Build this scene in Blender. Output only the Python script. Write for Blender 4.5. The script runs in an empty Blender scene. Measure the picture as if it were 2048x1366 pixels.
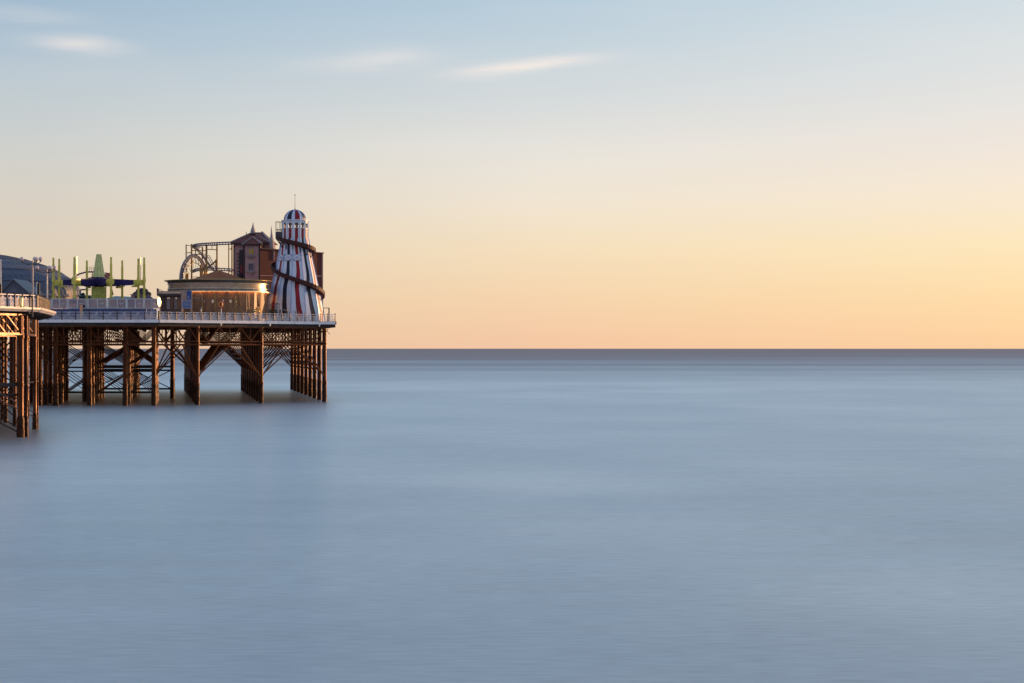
import bpy, math, random
from math import sin, cos, pi, radians, atan2, sqrt
random.seed(7)
C = bpy.context.scene.collection
sc = bpy.context.scene

# ------------------------------------------------------------------ camera, sky, sun, exposure
CAMZ = 7.45
F = 4000.0
cam_d = bpy.data.cameras.new("camera"); cam = bpy.data.objects.new("camera", cam_d); C.objects.link(cam)
cam.location = (0, 0, CAMZ); cam.rotation_euler = (radians(90), 0, 0)
cam_d.sensor_width = 36; cam_d.lens = 36*F/2048; cam_d.shift_y = 14/2048
cam_d.clip_start = 1.0; cam_d.clip_end = 90000
sc.camera = cam
sc.view_settings.view_transform = 'Standard'; sc.view_settings.look = 'None'
sc.view_settings.exposure = 0; sc.view_settings.gamma = 1; sc.view_settings.use_curve_mapping = False

SUN_EL = 5.0; SUN_AZ = 52.0          # azimuth measured from the view direction (+Y) towards +X
def lin(c):
    o = []
    for v in c:
        v /= 255.0
        o.append(v/12.92 if v <= .04045 else ((v+.055)/1.055)**2.4)
    return tuple(o)

def build_world():
    w = bpy.data.worlds.new("World"); sc.world = w; w.use_nodes = True
    nt = w.node_tree; N = nt.nodes; L = nt.links; N.clear()
    def M(op, a, b=None, c=None, clamp=False):
        n = N.new('ShaderNodeMath'); n.operation = op; n.use_clamp = clamp
        for i, v in enumerate((a, b, c)):
            if v is None: continue
            if isinstance(v, (int, float)): n.inputs[i].default_value = v
            else: L.new(v, n.inputs[i])
        return n.outputs[0]
    def ramp(fac, stops):
        n = N.new('ShaderNodeValToRGB'); n.color_ramp.interpolation = 'B_SPLINE' if False else 'EASE' if False else 'LINEAR'
        e = n.color_ramp.elements
        while len(e) > 1: e.remove(e[-1])
        e[0].position = stops[0][0]; e[0].color = (*lin(stops[0][1]), 1)
        for p, c in stops[1:]:
            k = e.new(p); k.color = (*lin(c), 1)
        L.new(fac, n.inputs[0]); return n.outputs[0]
    def mixc(f, a, b):
        n = N.new('ShaderNodeMix'); n.data_type = 'RGBA'
        if isinstance(f, float): n.inputs[0].default_value = f
        else: L.new(f, n.inputs[0])
        L.new(a, n.inputs[6])
        if isinstance(b, tuple): n.inputs[7].default_value = b
        else: L.new(b, n.inputs[7])
        return n.outputs[2]
    tc = N.new('ShaderNodeTexCoord')
    sp = N.new('ShaderNodeSeparateXYZ'); L.new(tc.outputs['Generated'], sp.inputs[0])
    x, y, z = sp.outputs
    hl = M('MAXIMUM', M('SQRT', M('ADD', M('MULTIPLY', x, x), M('MULTIPLY', y, y))), 1e-4)
    a = radians(SUN_AZ)
    t = M('DIVIDE', M('ADD', M('MULTIPLY', x, sin(a)), M('MULTIPLY', y, cos(a))), hl)
    zc = M('MAXIMUM', z, 0.0)
    def zp(py): return (697-py)/sqrt(F*F+(697-py)**2)
    top = [(.30, (160, 190, 212)), (.6, (135, 168, 206)), (1, (118, 156, 205))]
    def rr(*cols): return ramp(zc, [(zp(p), c) for p, c in zip((697, 597, 497, 397, 297, 197, 97, 0), cols)]+top)
    left = rr((232, 197, 168), (227, 203, 175), (222, 207, 188), (216, 208, 198), (206, 208, 206), (192, 203, 210), (174, 194, 211), (160, 186, 208))
    mid = rr((246, 201, 166), (246, 213, 176), (245, 223, 191), (241, 229, 213), (231, 227, 221), (213, 218, 221), (197, 211, 221), (182, 204, 220))
    right = rr((253, 209, 162), (253, 220, 171), (252, 230, 189), (247, 231, 210), (239, 229, 221), (228, 227, 226), (219, 224, 227), (208, 220, 228))
    sunw = rr((255, 214, 140), (255, 226, 150), (255, 234, 170), (255, 236, 190), (250, 234, 205), (240, 232, 214), (230, 228, 220), (220, 225, 225))
    back = ramp(zc, [(0, (196, 188, 206)), (.1, (198, 193, 213)), (.2, (190, 197, 221)), (.4, (170, 190, 222)), (.7, (145, 172, 214)), (1, (118, 156, 205))])
    def sstep(v, lo, hi):
        n = N.new('ShaderNodeMapRange'); n.interpolation_type = 'SMOOTHSTEP'
        L.new(v, n.inputs[0]); n.inputs[1].default_value = lo; n.inputs[2].default_value = hi
        n.inputs[3].default_value = 0; n.inputs[4].default_value = 1; return n.outputs[0]
    def lstep(v, lo, hi):
        n = N.new('ShaderNodeMapRange'); L.new(v, n.inputs[0]); n.inputs[1].default_value = lo; n.inputs[2].default_value = hi
        n.inputs[3].default_value = 0; n.inputs[4].default_value = 1; return n.outputs[0]
    col = mixc(lstep(t, .416, .629), left, mid)
    col = mixc(lstep(t, .629, .803), col, right)
    col = mixc(sstep(t, .803, 1.), col, sunw)
    col = mixc(sstep(t, .40, -.5), col, back)
    gs = N.new('ShaderNodeVectorMath'); gs.operation = 'SCALE'; L.new(col, gs.inputs[0]); L.new(M('ADD', M('MULTIPLY', sstep(t, .80, 1.), M('MULTIPLY', sstep(z, .5, .0), .8)), 1.0), gs.inputs[3]); col = gs.outputs[0]
    # the physical sky of the same sun, blended in lightly
    sky = N.new('ShaderNodeTexSky'); sky.sky_type = 'NISHITA'; sky.sun_disc = False
    sky.sun_elevation = radians(SUN_EL); sky.sun_rotation = radians(SUN_AZ); sky.air_density = 1; sky.dust_density = 1; sky.ozone_density = 1
    sm = N.new('ShaderNodeVectorMath'); sm.operation = 'SCALE'; L.new(sky.outputs[0], sm.inputs[0]); sm.inputs[3].default_value = .22
    col = mixc(.05, col, sm.outputs[0])
    # thin wind-drawn clouds, in direction space
    az = M('ARCTAN2', x, y)
    cv = N.new('ShaderNodeCombineXYZ'); L.new(az, cv.inputs[0]); L.new(z, cv.inputs[1])
    nz = N.new('ShaderNodeTexNoise'); nz.inputs['Scale'].default_value = 1; nz.inputs['Detail'].default_value = 4
    mp = N.new('ShaderNodeMapping'); mp.inputs['Scale'].default_value = (28, 180, 1); mp.inputs['Rotation'].default_value = (0, 0, radians(-4)); L.new(cv.outputs[0], mp.inputs[0]); L.new(mp.outputs[0], nz.inputs['Vector'])
    nm = M('MULTIPLY', M('SUBTRACT', nz.outputs[0], .5), 1.1)
    tot = None
    for (px, py, ax, ay, rot, amp, sk) in ((160, 88, 80, 15, -2, .52, 0), (48, 28, 110, 14, -2, .18, 0), (775, 117, 82, 17, 4, .36, 0),
                                        (1000, 140, 95, 12, 5, .68, 0), (1115, 123, 100, 11, 5, .55, 0), (905, 290, 130, 24, 1, .10, 0), (660,128,90,14,2,.14,0)):
        ca = atan2(px-1024, F); ce = (697-py)/sqrt(F*F+(px-1024)**2+(697-py)**2)
        d1 = M('SUBTRACT', az, ca); d2 = M('SUBTRACT', z, ce)
        r = radians(rot)
        u = M('ADD', M('MULTIPLY', d1, cos(r)*F/ax), M('MULTIPLY', d2, sin(r)*F/ax))
        v = M('ADD', M('MULTIPLY', d1, -sin(r)*F/ay), M('MULTIPLY', d2, cos(r)*F/ay))
        v = M('ADD', v, M('MULTIPLY', nm, 1.3))
        q = M('ADD', M('MULTIPLY', u, u), M('MULTIPLY', v, v))
        g = M('MULTIPLY', M('EXPONENT', M('MULTIPLY', q, -1.0)), amp)
        g = M('MULTIPLY', g, M('ADD', M('MULTIPLY', nm, .8), 1.0))
        tot = g if tot is None else M('ADD', tot, g)
    # faint large-scale unevenness of the air
    nb = N.new('ShaderNodeTexNoise'); nb.inputs['Scale'].default_value = 1; nb.inputs['Detail'].default_value = 3
    mb = N.new('ShaderNodeMapping'); mb.inputs['Scale'].default_value = (6, 28, 1); mb.inputs['Rotation'].default_value = (0, 0, .08); L.new(cv.outputs[0], mb.inputs[0]); L.new(mb.outputs[0], nb.inputs['Vector'])
    nbv = M('MULTIPLY', M('MAXIMUM', M('SUBTRACT', nb.outputs[0], .48), 0), M('MULTIPLY', sstep(z, .07, .15), .35))
    tot = M('MINIMUM', M('ADD', tot, nbv), 1.0)
    above = M('GREATER_THAN', y, 0)
    col = mixc(M('MULTIPLY', tot, above), col, (*lin((247, 236, 228)), 1))
    bg = N.new('ShaderNodeBackground'); L.new(col, bg.inputs[0]); bg.inputs[1].default_value = 1.0
    out = N.new('ShaderNodeOutputWorld'); L.new(bg.outputs[0], out.inputs[0])
build_world()

sd = bpy.data.lights.new("sun", 'SUN'); so = bpy.data.objects.new("sun", sd); C.objects.link(so)
sd.energy = 5.0; sd.angle = radians(.5); sd.color = (1.0, .53, .22)
so.location = (60, 20, 40)
_e, _a = radians(SUN_EL), radians(SUN_AZ)
from mathutils import Vector, Matrix
SDIR = Vector((cos(_e)*sin(_a), cos(_e)*cos(_a), sin(_e)))
so.rotation_euler = SDIR.to_track_quat('Z', 'Y').to_euler()

# ------------------------------------------------------------------ helpers
def P(px, py, D): return Vector(((px-1024)*D/F, D, CAMZ+(697-py)*D/F))
def X(px, D): return (px-1024)*D/F
def Z(py, D): return CAMZ+(697-py)*D/F
U = Vector((.707, .707, 0)).normalized(); V = Vector((-.163, .987, 0)).normalized(); W = Vector((V.y, -V.x, 0)); UP = Vector((0, 0, 1))
EX = Vector((1, 0, 0)); EY = Vector((0, 1, 0))

class MB:
    def __init__(s): s.v = []; s.f = []; s.m = []
    def add(s, vs, fs, m=0):
        o = len(s.v); s.v += [Vector(v) for v in vs]; s.f += [tuple(i+o for i in f) for f in fs]
        s.m += [m]*len(fs) if isinstance(m, int) else list(m)
    def obox(s, c, a, b, d, m=0):       # half-extent vectors
        c = Vector(c); vs = [c+i*a+j*b+k*d for k in (-1, 1) for j in (-1, 1) for i in (-1, 1)]
        fs = [(0, 2, 3, 1), (4, 5, 7, 6), (0, 1, 5, 4), (2, 6, 7, 3), (0, 4, 6, 2), (1, 3, 7, 5)]
        if a.cross(b).dot(d) < 0: fs = [f[::-1] for f in fs]
        s.add(vs, fs, m)
    def box(s, x0, x1, y0, y1, z0, z1, m=0):
        s.obox(((x0+x1)/2, (y0+y1)/2, (z0+z1)/2), EX*abs(x1-x0)/2, EY*abs(y1-y0)/2, UP*abs(z1-z0)/2, m)
    def bar(s, p, q, w, d=None, m=0, side=None):
        p, q = Vector(p), Vector(q); d = d or w; t = q-p; l = t.length
        if l < 1e-6: return
        t /= l; n = side or (UP if abs(t.z) < .95 else EX)
        a = t.cross(n).normalized(); b = a.cross(t).normalized()
        s.obox((p+q)/2, t*l/2, a*w/2, b*d/2, m)
    def tube(s, p, q, r, r2=None, n=8, m=0, caps=True):
        p, q = Vector(p), Vector(q); r2 = r if r2 is None else r2; t = (q-p).normalized()
        nn = UP if abs(t.z) < .95 else EX
        a = t.cross(nn).normalized(); b = t.cross(a)
        vs = [p+(a*cos(2*pi*i/n)+b*sin(2*pi*i/n))*r for i in range(n)]+[q+(a*cos(2*pi*i/n)+b*sin(2*pi*i/n))*r2 for i in range(n)]
        fs = [(i, (i+1) % n, n+(i+1) % n, n+i) for i in range(n)]
        if caps: fs += [tuple(range(n))[::-1], tuple(range(n, 2*n))]
        s.add(vs, fs, m)
    def path(s, pts, r, n=6, m=0):
        for i in range(len(pts)-1): s.tube(pts[i], pts[i+1], r, n=n, m=m)
    def lathe(s, cx, cy, prof, n=32, m=0, a0=0., a1=2*pi, capt=False):
        full = abs(a1-a0-2*pi) < 1e-6; k = n if full else n+1
        vs = []
        for (r, z) in prof:
            for i in range(k):
                a = a0+(a1-a0)*i/n; vs.append((cx+r*cos(a), cy+r*sin(a), z))
        fs = []; ms = []
        for j in range(len(prof)-1):
            for i in range(n):
                i2 = (i+1) % k if full else i+1
                fs.append((j*k+i, j*k+i2, (j+1)*k+i2, (j+1)*k+i)); ms.append(m[j] if isinstance(m, (list, tuple)) else m)
        if capt: fs.append(tuple((len(prof)-1)*k+i for i in range(k))); ms.append(ms[-1])
        s.add(vs, fs, ms)
    def sphere(s, c, r, n=12, m=0, sz=1.0):
        c = Vector(c); prof = [(max(1e-4, r*cos(t)), c.z+r*sz*sin(t)) for t in [(-pi/2+pi*j/(n//2+1)) for j in range(n//2+2)]]
        s.lathe(c.x, c.y, prof, n=n, m=m)
    def prism(s, poly, z0, z1, m=0):
        n = len(poly); vs = [(p[0], p[1], z0) for p in poly]+[(p[0], p[1], z1) for p in poly]
        fs = [(i, (i+1) % n, n+(i+1) % n, n+i) for i in range(n)]+[tuple(range(n))[::-1], tuple(range(n, 2*n))]
        s.add(vs, fs, m)
    def build(s, name, mats, parent=None, org=None, smooth=False):
        if not isinstance(mats, (list, tuple)): mats = [mats]
        pw = worg(parent) if parent else Vector((0, 0, 0))
        if org is None: org = pw
        org = Vector(org)
        me = bpy.data.meshes.new(name); me.from_pydata([tuple(v-org) for v in s.v], [], s.f)
        for mt in mats: me.materials.append(mt)
        for p, i in zip(me.polygons, s.m): p.material_index = i
        if smooth:
            for p in me.polygons: p.use_smooth = True
        me.update()
        o = bpy.data.objects.new(name, me); C.objects.link(o)
        o.location = org-pw
        if parent: o.parent = parent
        if smooth:
            try: me.set_sharp_from_angle(angle=radians(38))
            except Exception: pass
        return o
def worg(o):
    v = Vector(o.location)
    while o.parent: o = o.parent; v = v+Vector(o.location)
    return v
def tag(o, label=None, cat=None, group=None, kind=None):
    if label: o['label'] = label
    if cat: o['category'] = cat
    if group: o['group'] = group
    if kind: o['kind'] = kind
    return o
def thing(name, loc, label, cat, group=None):
    o = bpy.data.objects.new(name, None); C.objects.link(o); o.location = loc; o.empty_display_size = .3
    return tag(o, label, cat, group)
def dup(o, parent, world):       # copy of a part (with its own children) placed at a world point
    c = o.copy(); C.objects.link(c)
    if parent: c.parent = parent; c.location = Vector(world)-worg(parent)
    else: c.location = world
    for ch in list(o.children):
        d = ch.copy(); C.objects.link(d); d.parent = c
        for g in ch.children:
            e = g.copy(); C.objects.link(e); e.parent = d
    return c

# ------------------------------------------------------------------ materials
def mat(name, col, rough=.6, metal=0., col2=None, scale=(1, 1, 1), nscale=2., lo=.4, hi=.6, bump=0., detail=5., rough2=None, emit=None, trans=0., spec=None, coat=0., stint=None):
    m = bpy.data.materials.new(name); m.use_nodes = True; nt = m.node_tree; N = nt.nodes; L = nt.links
    b = N['Principled BSDF']; b.inputs['Base Color'].default_value = (*col, 1); b.inputs['Roughness'].default_value = rough
    b.inputs['Metallic'].default_value = metal; b.inputs['Transmission Weight'].default_value = trans
    b.inputs['Coat Weight'].default_value = coat
    if stint: b.inputs['Specular Tint'].default_value = (*stint, 1)
    if spec is not None: b.inputs['Specular IOR Level'].default_value = spec
    if emit: b.inputs['Emission Color'].default_value = (*emit[0], 1); b.inputs['Emission Strength'].default_value = emit[1]
    if col2 is None: col2 = tuple(c*.72 for c in col)
    tc = N.new('ShaderNodeTexCoord'); mp = N.new('ShaderNodeMapping'); mp.inputs['Scale'].default_value = scale
    oi = N.new('ShaderNodeObjectInfo'); ad = N.new('ShaderNodeVectorMath'); ad.operation = 'ADD'
    L.new(tc.outputs['Object'], ad.inputs[0])
    sc2 = N.new('ShaderNodeMath'); sc2.operation = 'MULTIPLY'; sc2.inputs[1].default_value = 37.; L.new(oi.outputs['Random'], sc2.inputs[0]); L.new(sc2.outputs[0], ad.inputs[1])
    L.new(ad.outputs[0], mp.inputs[0])
    nz = N.new('ShaderNodeTexNoise'); nz.inputs['Scale'].default_value = nscale; nz.inputs['Detail'].default_value = detail; nz.inputs['Roughness'].default_value = .6
    L.new(mp.outputs[0], nz.inputs['Vector'])
    mr = N.new('ShaderNodeMapRange'); mr.inputs[1].default_value = lo; mr.inputs[2].default_value = hi; L.new(nz.outputs[0], mr.inputs[0])
    mx = N.new('ShaderNodeMix'); mx.data_type = 'RGBA'; L.new(mr.outputs[0], mx.inputs[0])
    mx.inputs[6].default_value = (*col2, 1); mx.inputs[7].default_value = (*col, 1); L.new(mx.outputs[2], b.inputs['Base Color'])
    if rough2 is not None:
        m2 = N.new('ShaderNodeMapRange'); L.new(nz.outputs[0], m2.inputs[0]); m2.inputs[1].default_value = lo; m2.inputs[2].default_value = hi
        m2.inputs[3].default_value = rough2; m2.inputs[4].default_value = rough; L.new(m2.outputs[0], b.inputs['Roughness'])
    if bump:
        bp = N.new('ShaderNodeBump'); bp.inputs['Strength'].default_value = bump; bp.inputs['Distance'].default_value = .05
        L.new(nz.outputs[0], bp.inputs['Height']); L.new(bp.outputs[0], b.inputs['Normal'])
    return m
RUST = mat('rusted_iron', (.048, .013, .007), .26, 0, (.009, .005, .004), (1, 1, .35), 2.2, .38, .60, .10, rough2=.45, spec=.6, stint=(1, .33, .11))
RUSTB = mat('rusted_brace', (.085, .025, .011), .30, 0, (.020, .008, .006), (1, 1, 1), 1.4, .35, .62, .10, rough2=.45, spec=.55, stint=(1, .33, .11))
WEED = mat('barnacled_iron', (.035, .015, .010), .42, 0, (.007, .005, .005), (1, 1, .6), 3.5, .4, .6, .5, rough2=.7, spec=.35, stint=(1, .42, .2))
DARK = mat('dark_beam', (.05, .028, .022), .7, 0, (.02, .013, .011), (1, 1, 1), .8, .4, .6, .2)
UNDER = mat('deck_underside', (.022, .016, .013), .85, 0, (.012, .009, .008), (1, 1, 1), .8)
WHITEF = mat('fascia_paint', (.84, .76, .74), .5, 0, (.62, .56, .53), (1.4, 1.4, .3), 1.1, .30, .50, .1)
WHITE = mat('white_paint', (.72, .70, .68), .45, 0, (.58, .55, .53), (1, 1, .4), 1.6, .35, .55)
RAILW = mat('railing_white', (.80, .71, .70), .5, 0, (.50, .45, .44), (1, 1, 1), 2.5, .3, .5)
POSTD = mat('railing_post_dark', (.05, .035, .035), .45, .2, (.09, .05, .03), (1, 1, .5), 2)
SUNF = mat('sun_tinted_paint_weathered', (.68, .58, .50), .5, 0, (.45, .34, .26), (1.4, 1.4, .5), 1.3, .3, .52, .1)  # walkway fascia paint with the sun's gold put into its colour, plus weathering
DECK = mat('deck_boards', (.22, .18, .15), .8, 0, (.12, .10, .08), (.3, 6, 1), 2)
RED = mat('red_paint', (.33, .010, .012), .45, 0, (.25, .010, .012), (1, 1, .3), 1, spec=.25)
NAVY = mat('navy_paint', (.014, .012, .024), .45, 0, (.022, .020, .035), (1, 1, .3), 1, spec=.25)
HWHITE = mat('tower_white_boards', (.68, .67, .72), .45, 0, (.54, .54, .60), (3, 3, .15), 1.6, .3, .6)
HRIB = mat('tower_rib_paint', (.42, .48, .72), .4)
SLIDE = mat('slide_timber', (.050, .013, .009), .6, 0, (.075, .019, .013), (1, 1, 1), 1.2, .45, .7, spec=.2)
GREEN = mat('lime_paint', (.72, .58, .08), .38, 0, (.58, .48, .07), (1, 1, .4), 1.2, .3, .55)
PURPLE = mat('purple_paint', (.045, .028, .12), .75, 0, (.03, .02, .075), (1, 1, 1), 1, spec=.2)
GLINT = mat('glint_tube_metal', (.95, .80, .50), .3, 1., (.6, .5, .22), (1, 1, .5), 1)  # mirror metal of the tubes added for the ride's sun glints
GLOBE = mat('opal_globe', (.72, .50, .46), .3, 0, (.56, .45, .44), (1, 1, 1), 2, coat=.3)
IRONP = mat('lamp_post_paint', (.50, .42, .38), .4, .1, (.30, .24, .22), (1, 1, .3), 2)
BLACK = mat('black_iron', (.022, .020, .024), .5, .2)
SLATE = mat('slate_dome_sheet', (.088, .088, .120), .55, 0, (.058, .060, .085), (.3, .3, 2.5), .7, .3, .65, .1)
SLATER = mat('slate_dome_rib', (.115, .112, .15), .5)
PINK = mat('pink_render', (.46, .27, .25), .75, 0, (.35, .20, .19), (1, 1, 1), .9, .35, .6, .2)
STONE = mat('pale_stone', (.36, .30, .30), .75, 0, (.22, .18, .18), (1, 1, 1), 1.5)
TILE = mat('roof_tiles', (.22, .070, .055), .75, 0, (.14, .045, .04), (1, 1, 1), 3, spec=.2)
TIMB = mat('dark_timber', (.045, .018, .02), .6)
SHED = mat('oxblood_cladding', (.125, .034, .026), .7, 0, (.11, .030, .024), (1, 1, .3), .8, spec=.2)
YELW = mat('yellow_glass', (.62, .36, .02), .3, 0, (.35, .18, .01), (1, 1, 1), 6)
BLUEG = mat('dark_blue_glass', (.045, .04, .09), .2)
MUST = mat('mustard_steel', (.42, .23, .035), .45, 0, (.24, .12, .03), (1, 1, .4), 1.5)
TRACKB = mat('track_blue_steel', (.13, .15, .28), .4, .2)
TRACKG = mat('track_grey_steel', (.24, .22, .25), .4, .2)
CANVAS = mat('tent_canvas', (.36, .13, .055), .9, 0, (.28, .10, .045), (1, 1, 1), 1.0, spec=.1)
C_GREY = mat('canopy_dark_band', (.15, .115, .09), .3, .3, (.12, .095, .075), (1, 1, 1), 1)
C_CREAM = mat('canopy_cream_line', (.70, .57, .42), .28, .3)
C_BROWN = mat('canopy_brown_band', (.36, .24, .155), .27, .4, (.30, .20, .13), (1, 1, 1), 1)
GOLD = mat('gilded_trim', (.62, .40, .14), .28, .7)
CURT = mat('carousel_panel', (.30, .125, .045), .5, 0, (.17, .075, .034), (1, 1, .4), 1.4, .35, .6)
CURT2 = mat('carousel_fold', (.34, .14, .05), .45, .1)
MIRR = mat('mirror_oval', (.72, .58, .42), .15, .6)
BLUES = mat('sign_blue', (.02, .06, .26), .4)
TAN = mat('sign_tan', (.42, .25, .17), .5, 0, (.28, .16, .11), (1, 1, 1), 3)
SLBL = mat('sign_slate_blue', (.10, .13, .27), .4)
INK = mat('sign_ink', (.45, .47, .60), .5)
LRED = mat('red_paint', (.33, .010, .012), .45, 0, (.25, .010, .012), (1, 1, .3), 1, spec=.25)
LORA = mat('lifebuoy_orange', (.85, .30, .07), .4)
TEAL = mat('teal_roof', (.10, .22, .22), .5, 0, (.07, .15, .16))
LEAF = mat('leaf_green', (.035, .07, .02), .6, 0, (.02, .04, .015), (1, 1, 1), 4)
CHROME = mat('glint_mirror', (1., .82, .55), .33, 1.)  # warm mirror metal of the added sun glint disc
BRASS = mat('polished_brass', (.95, .72, .32), .30, 1.)
GREYP = mat('grey_plank', (.40, .36, .34), .7)
def glass_mat():
    m = bpy.data.materials.new('windbreak_glass'); m.use_nodes = True; nt = m.node_tree; N = nt.nodes; L = nt.links; N.clear()
    t = N.new('ShaderNodeBsdfTransparent'); t.inputs[0].default_value = (.60, .60, .68, 1)
    g = N.new('ShaderNodeBsdfGlossy'); g.inputs[0].default_value = (.85, .85, .9, 1); g.inputs[1].default_value = .08
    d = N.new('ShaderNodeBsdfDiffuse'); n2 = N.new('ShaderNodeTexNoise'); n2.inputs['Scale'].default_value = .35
    cr = N.new('ShaderNodeValToRGB'); cr.color_ramp.elements[0].position = .40; cr.color_ramp.elements[0].color = (.035, .035, .09, 1); cr.color_ramp.elements[1].position = .60; cr.color_ramp.elements[1].color = (.30, .17, .16, 1)  # blotchy reflections in the panes painted as diffuse colour
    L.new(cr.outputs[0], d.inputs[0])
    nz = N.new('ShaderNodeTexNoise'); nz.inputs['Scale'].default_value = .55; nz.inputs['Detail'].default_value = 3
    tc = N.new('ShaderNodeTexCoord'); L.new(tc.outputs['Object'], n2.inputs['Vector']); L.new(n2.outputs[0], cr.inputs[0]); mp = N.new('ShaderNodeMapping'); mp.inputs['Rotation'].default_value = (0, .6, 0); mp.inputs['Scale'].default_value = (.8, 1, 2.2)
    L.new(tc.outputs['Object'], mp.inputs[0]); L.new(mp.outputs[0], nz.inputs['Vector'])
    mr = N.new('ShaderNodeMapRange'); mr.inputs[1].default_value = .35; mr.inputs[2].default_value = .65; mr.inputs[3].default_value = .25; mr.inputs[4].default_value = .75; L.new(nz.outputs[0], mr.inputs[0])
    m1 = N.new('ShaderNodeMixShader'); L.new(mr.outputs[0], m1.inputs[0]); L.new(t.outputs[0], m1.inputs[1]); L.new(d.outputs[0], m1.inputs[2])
    m2 = N.new('ShaderNodeMixShader'); m2.inputs[0].default_value = .14; L.new(m1.outputs[0], m2.inputs[1]); L.new(g.outputs[0], m2.inputs[2])
    o = N.new('ShaderNodeOutputMaterial'); L.new(m2.outputs[0], o.inputs[0]); return m
GLASS = glass_mat()

# ------------------------------------------------------------------ sea
def sea():
    m = bpy.data.materials.new('smoothed_sea'); m.use_nodes = True; nt = m.node_tree; N = nt.nodes; L = nt.links; N.clear()
    geo = N.new('ShaderNodeNewGeometry')
    def noise(sx, sy, sc_, det=3, rot=0.):
        mp = N.new('ShaderNodeMapping'); mp.inputs['Scale'].default_value = (sx, sy, 1); mp.inputs['Rotation'].default_value = (0, 0, rot)
        L.new(geo.outputs['Position'], mp.inputs[0]); n = N.new('ShaderNodeTexNoise'); n.inputs['Scale'].default_value = sc_; n.inputs['Detail'].default_value = det
        L.new(mp.outputs[0], n.inputs['Vector']); return n.outputs[0]
    def mrange(v, a, b, c, d):
        n = N.new('ShaderNodeMapRange'); L.new(v, n.inputs[0])
        for i, k in enumerate((a, b, c, d)): n.inputs[i+1].default_value = k
        return n.outputs[0]
    def math(op, a, b):
        n = N.new('ShaderNodeMath'); n.operation = op
        for i, v in enumerate((a, b)):
            if isinstance(v, (int, float)): n.inputs[i].default_value = v
            else: L.new(v, n.inputs[i])
        return n.outputs[0]
    big = noise(.035, .022, 1., 3, .1); med = noise(.10, .28, 1., 4, -.05); fine = noise(.9, 4.0, 1., 6, .03); far = noise(.0016, .006, 1., 5, .03)
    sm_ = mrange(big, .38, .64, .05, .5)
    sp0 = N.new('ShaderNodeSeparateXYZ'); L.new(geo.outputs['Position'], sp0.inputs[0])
    for (cx, cy, rx, ry, am) in ((.5, 110, 8, 13, .65), (14, 62, 6, 10, .6), (-8, 400, 70, 55, .3), (9, 84, 9, 9, .25), (-5, 72, 6, 7, .2)):   # pale soft-edged patches
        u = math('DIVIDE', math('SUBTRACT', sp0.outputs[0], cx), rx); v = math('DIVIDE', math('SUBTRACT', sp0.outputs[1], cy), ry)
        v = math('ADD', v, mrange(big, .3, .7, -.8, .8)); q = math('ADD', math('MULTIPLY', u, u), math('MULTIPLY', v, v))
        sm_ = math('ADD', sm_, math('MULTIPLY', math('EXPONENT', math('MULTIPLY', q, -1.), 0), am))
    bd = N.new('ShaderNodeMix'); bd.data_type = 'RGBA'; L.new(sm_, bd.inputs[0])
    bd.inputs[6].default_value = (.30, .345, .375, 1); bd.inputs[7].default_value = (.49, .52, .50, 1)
    sp = N.new('ShaderNodeSeparateXYZ'); L.new(geo.outputs['Position'], sp.inputs[0])
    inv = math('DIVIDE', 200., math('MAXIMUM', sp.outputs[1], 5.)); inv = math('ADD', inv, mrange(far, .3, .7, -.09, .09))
    dz = N.new('ShaderNodeMix'); dz.data_type = 'RGBA'; L.new(mrange(inv, .10, .46, 1, 0), dz.inputs[0]); L.new(bd.outputs[2], dz.inputs[6])   # darker, purplish water farther out
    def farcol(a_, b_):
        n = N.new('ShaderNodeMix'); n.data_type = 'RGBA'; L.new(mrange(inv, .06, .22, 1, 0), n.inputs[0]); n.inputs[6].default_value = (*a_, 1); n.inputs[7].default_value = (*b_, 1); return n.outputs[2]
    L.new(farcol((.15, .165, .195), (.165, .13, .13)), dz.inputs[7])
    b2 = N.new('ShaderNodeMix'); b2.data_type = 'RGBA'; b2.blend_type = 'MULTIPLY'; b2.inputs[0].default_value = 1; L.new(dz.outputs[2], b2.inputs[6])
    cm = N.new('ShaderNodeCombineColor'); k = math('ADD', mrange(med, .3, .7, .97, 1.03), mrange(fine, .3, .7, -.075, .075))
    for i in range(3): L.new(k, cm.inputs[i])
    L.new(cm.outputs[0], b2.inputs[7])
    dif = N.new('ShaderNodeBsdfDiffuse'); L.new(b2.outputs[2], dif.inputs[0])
    bp = N.new('ShaderNodeBump'); bp.inputs['Strength'].default_value = .16; bp.inputs['Distance'].default_value = .12
    hgt = math('ADD', fine, math('MULTIPLY', med, 1.5)); L.new(hgt, bp.inputs['Height'])
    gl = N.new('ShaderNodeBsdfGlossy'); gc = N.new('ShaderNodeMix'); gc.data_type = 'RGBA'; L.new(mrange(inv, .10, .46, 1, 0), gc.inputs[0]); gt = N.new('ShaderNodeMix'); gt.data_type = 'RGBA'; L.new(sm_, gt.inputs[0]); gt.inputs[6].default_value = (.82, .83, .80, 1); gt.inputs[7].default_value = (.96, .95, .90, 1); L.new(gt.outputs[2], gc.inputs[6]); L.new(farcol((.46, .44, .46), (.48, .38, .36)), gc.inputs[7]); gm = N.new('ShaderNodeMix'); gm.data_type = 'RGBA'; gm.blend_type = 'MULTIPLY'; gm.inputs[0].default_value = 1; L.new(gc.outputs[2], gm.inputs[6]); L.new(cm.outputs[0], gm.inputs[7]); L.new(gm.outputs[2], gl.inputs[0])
    L.new(mrange(med, .3, .7, .31, .34), gl.inputs[1]); L.new(bp.outputs[0], gl.inputs[2])
    lw = N.new('ShaderNodeFresnel'); lw.inputs[0].default_value = 1.33
    fac = mrange(lw.outputs[0], .02, .85, .12, .82)
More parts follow.
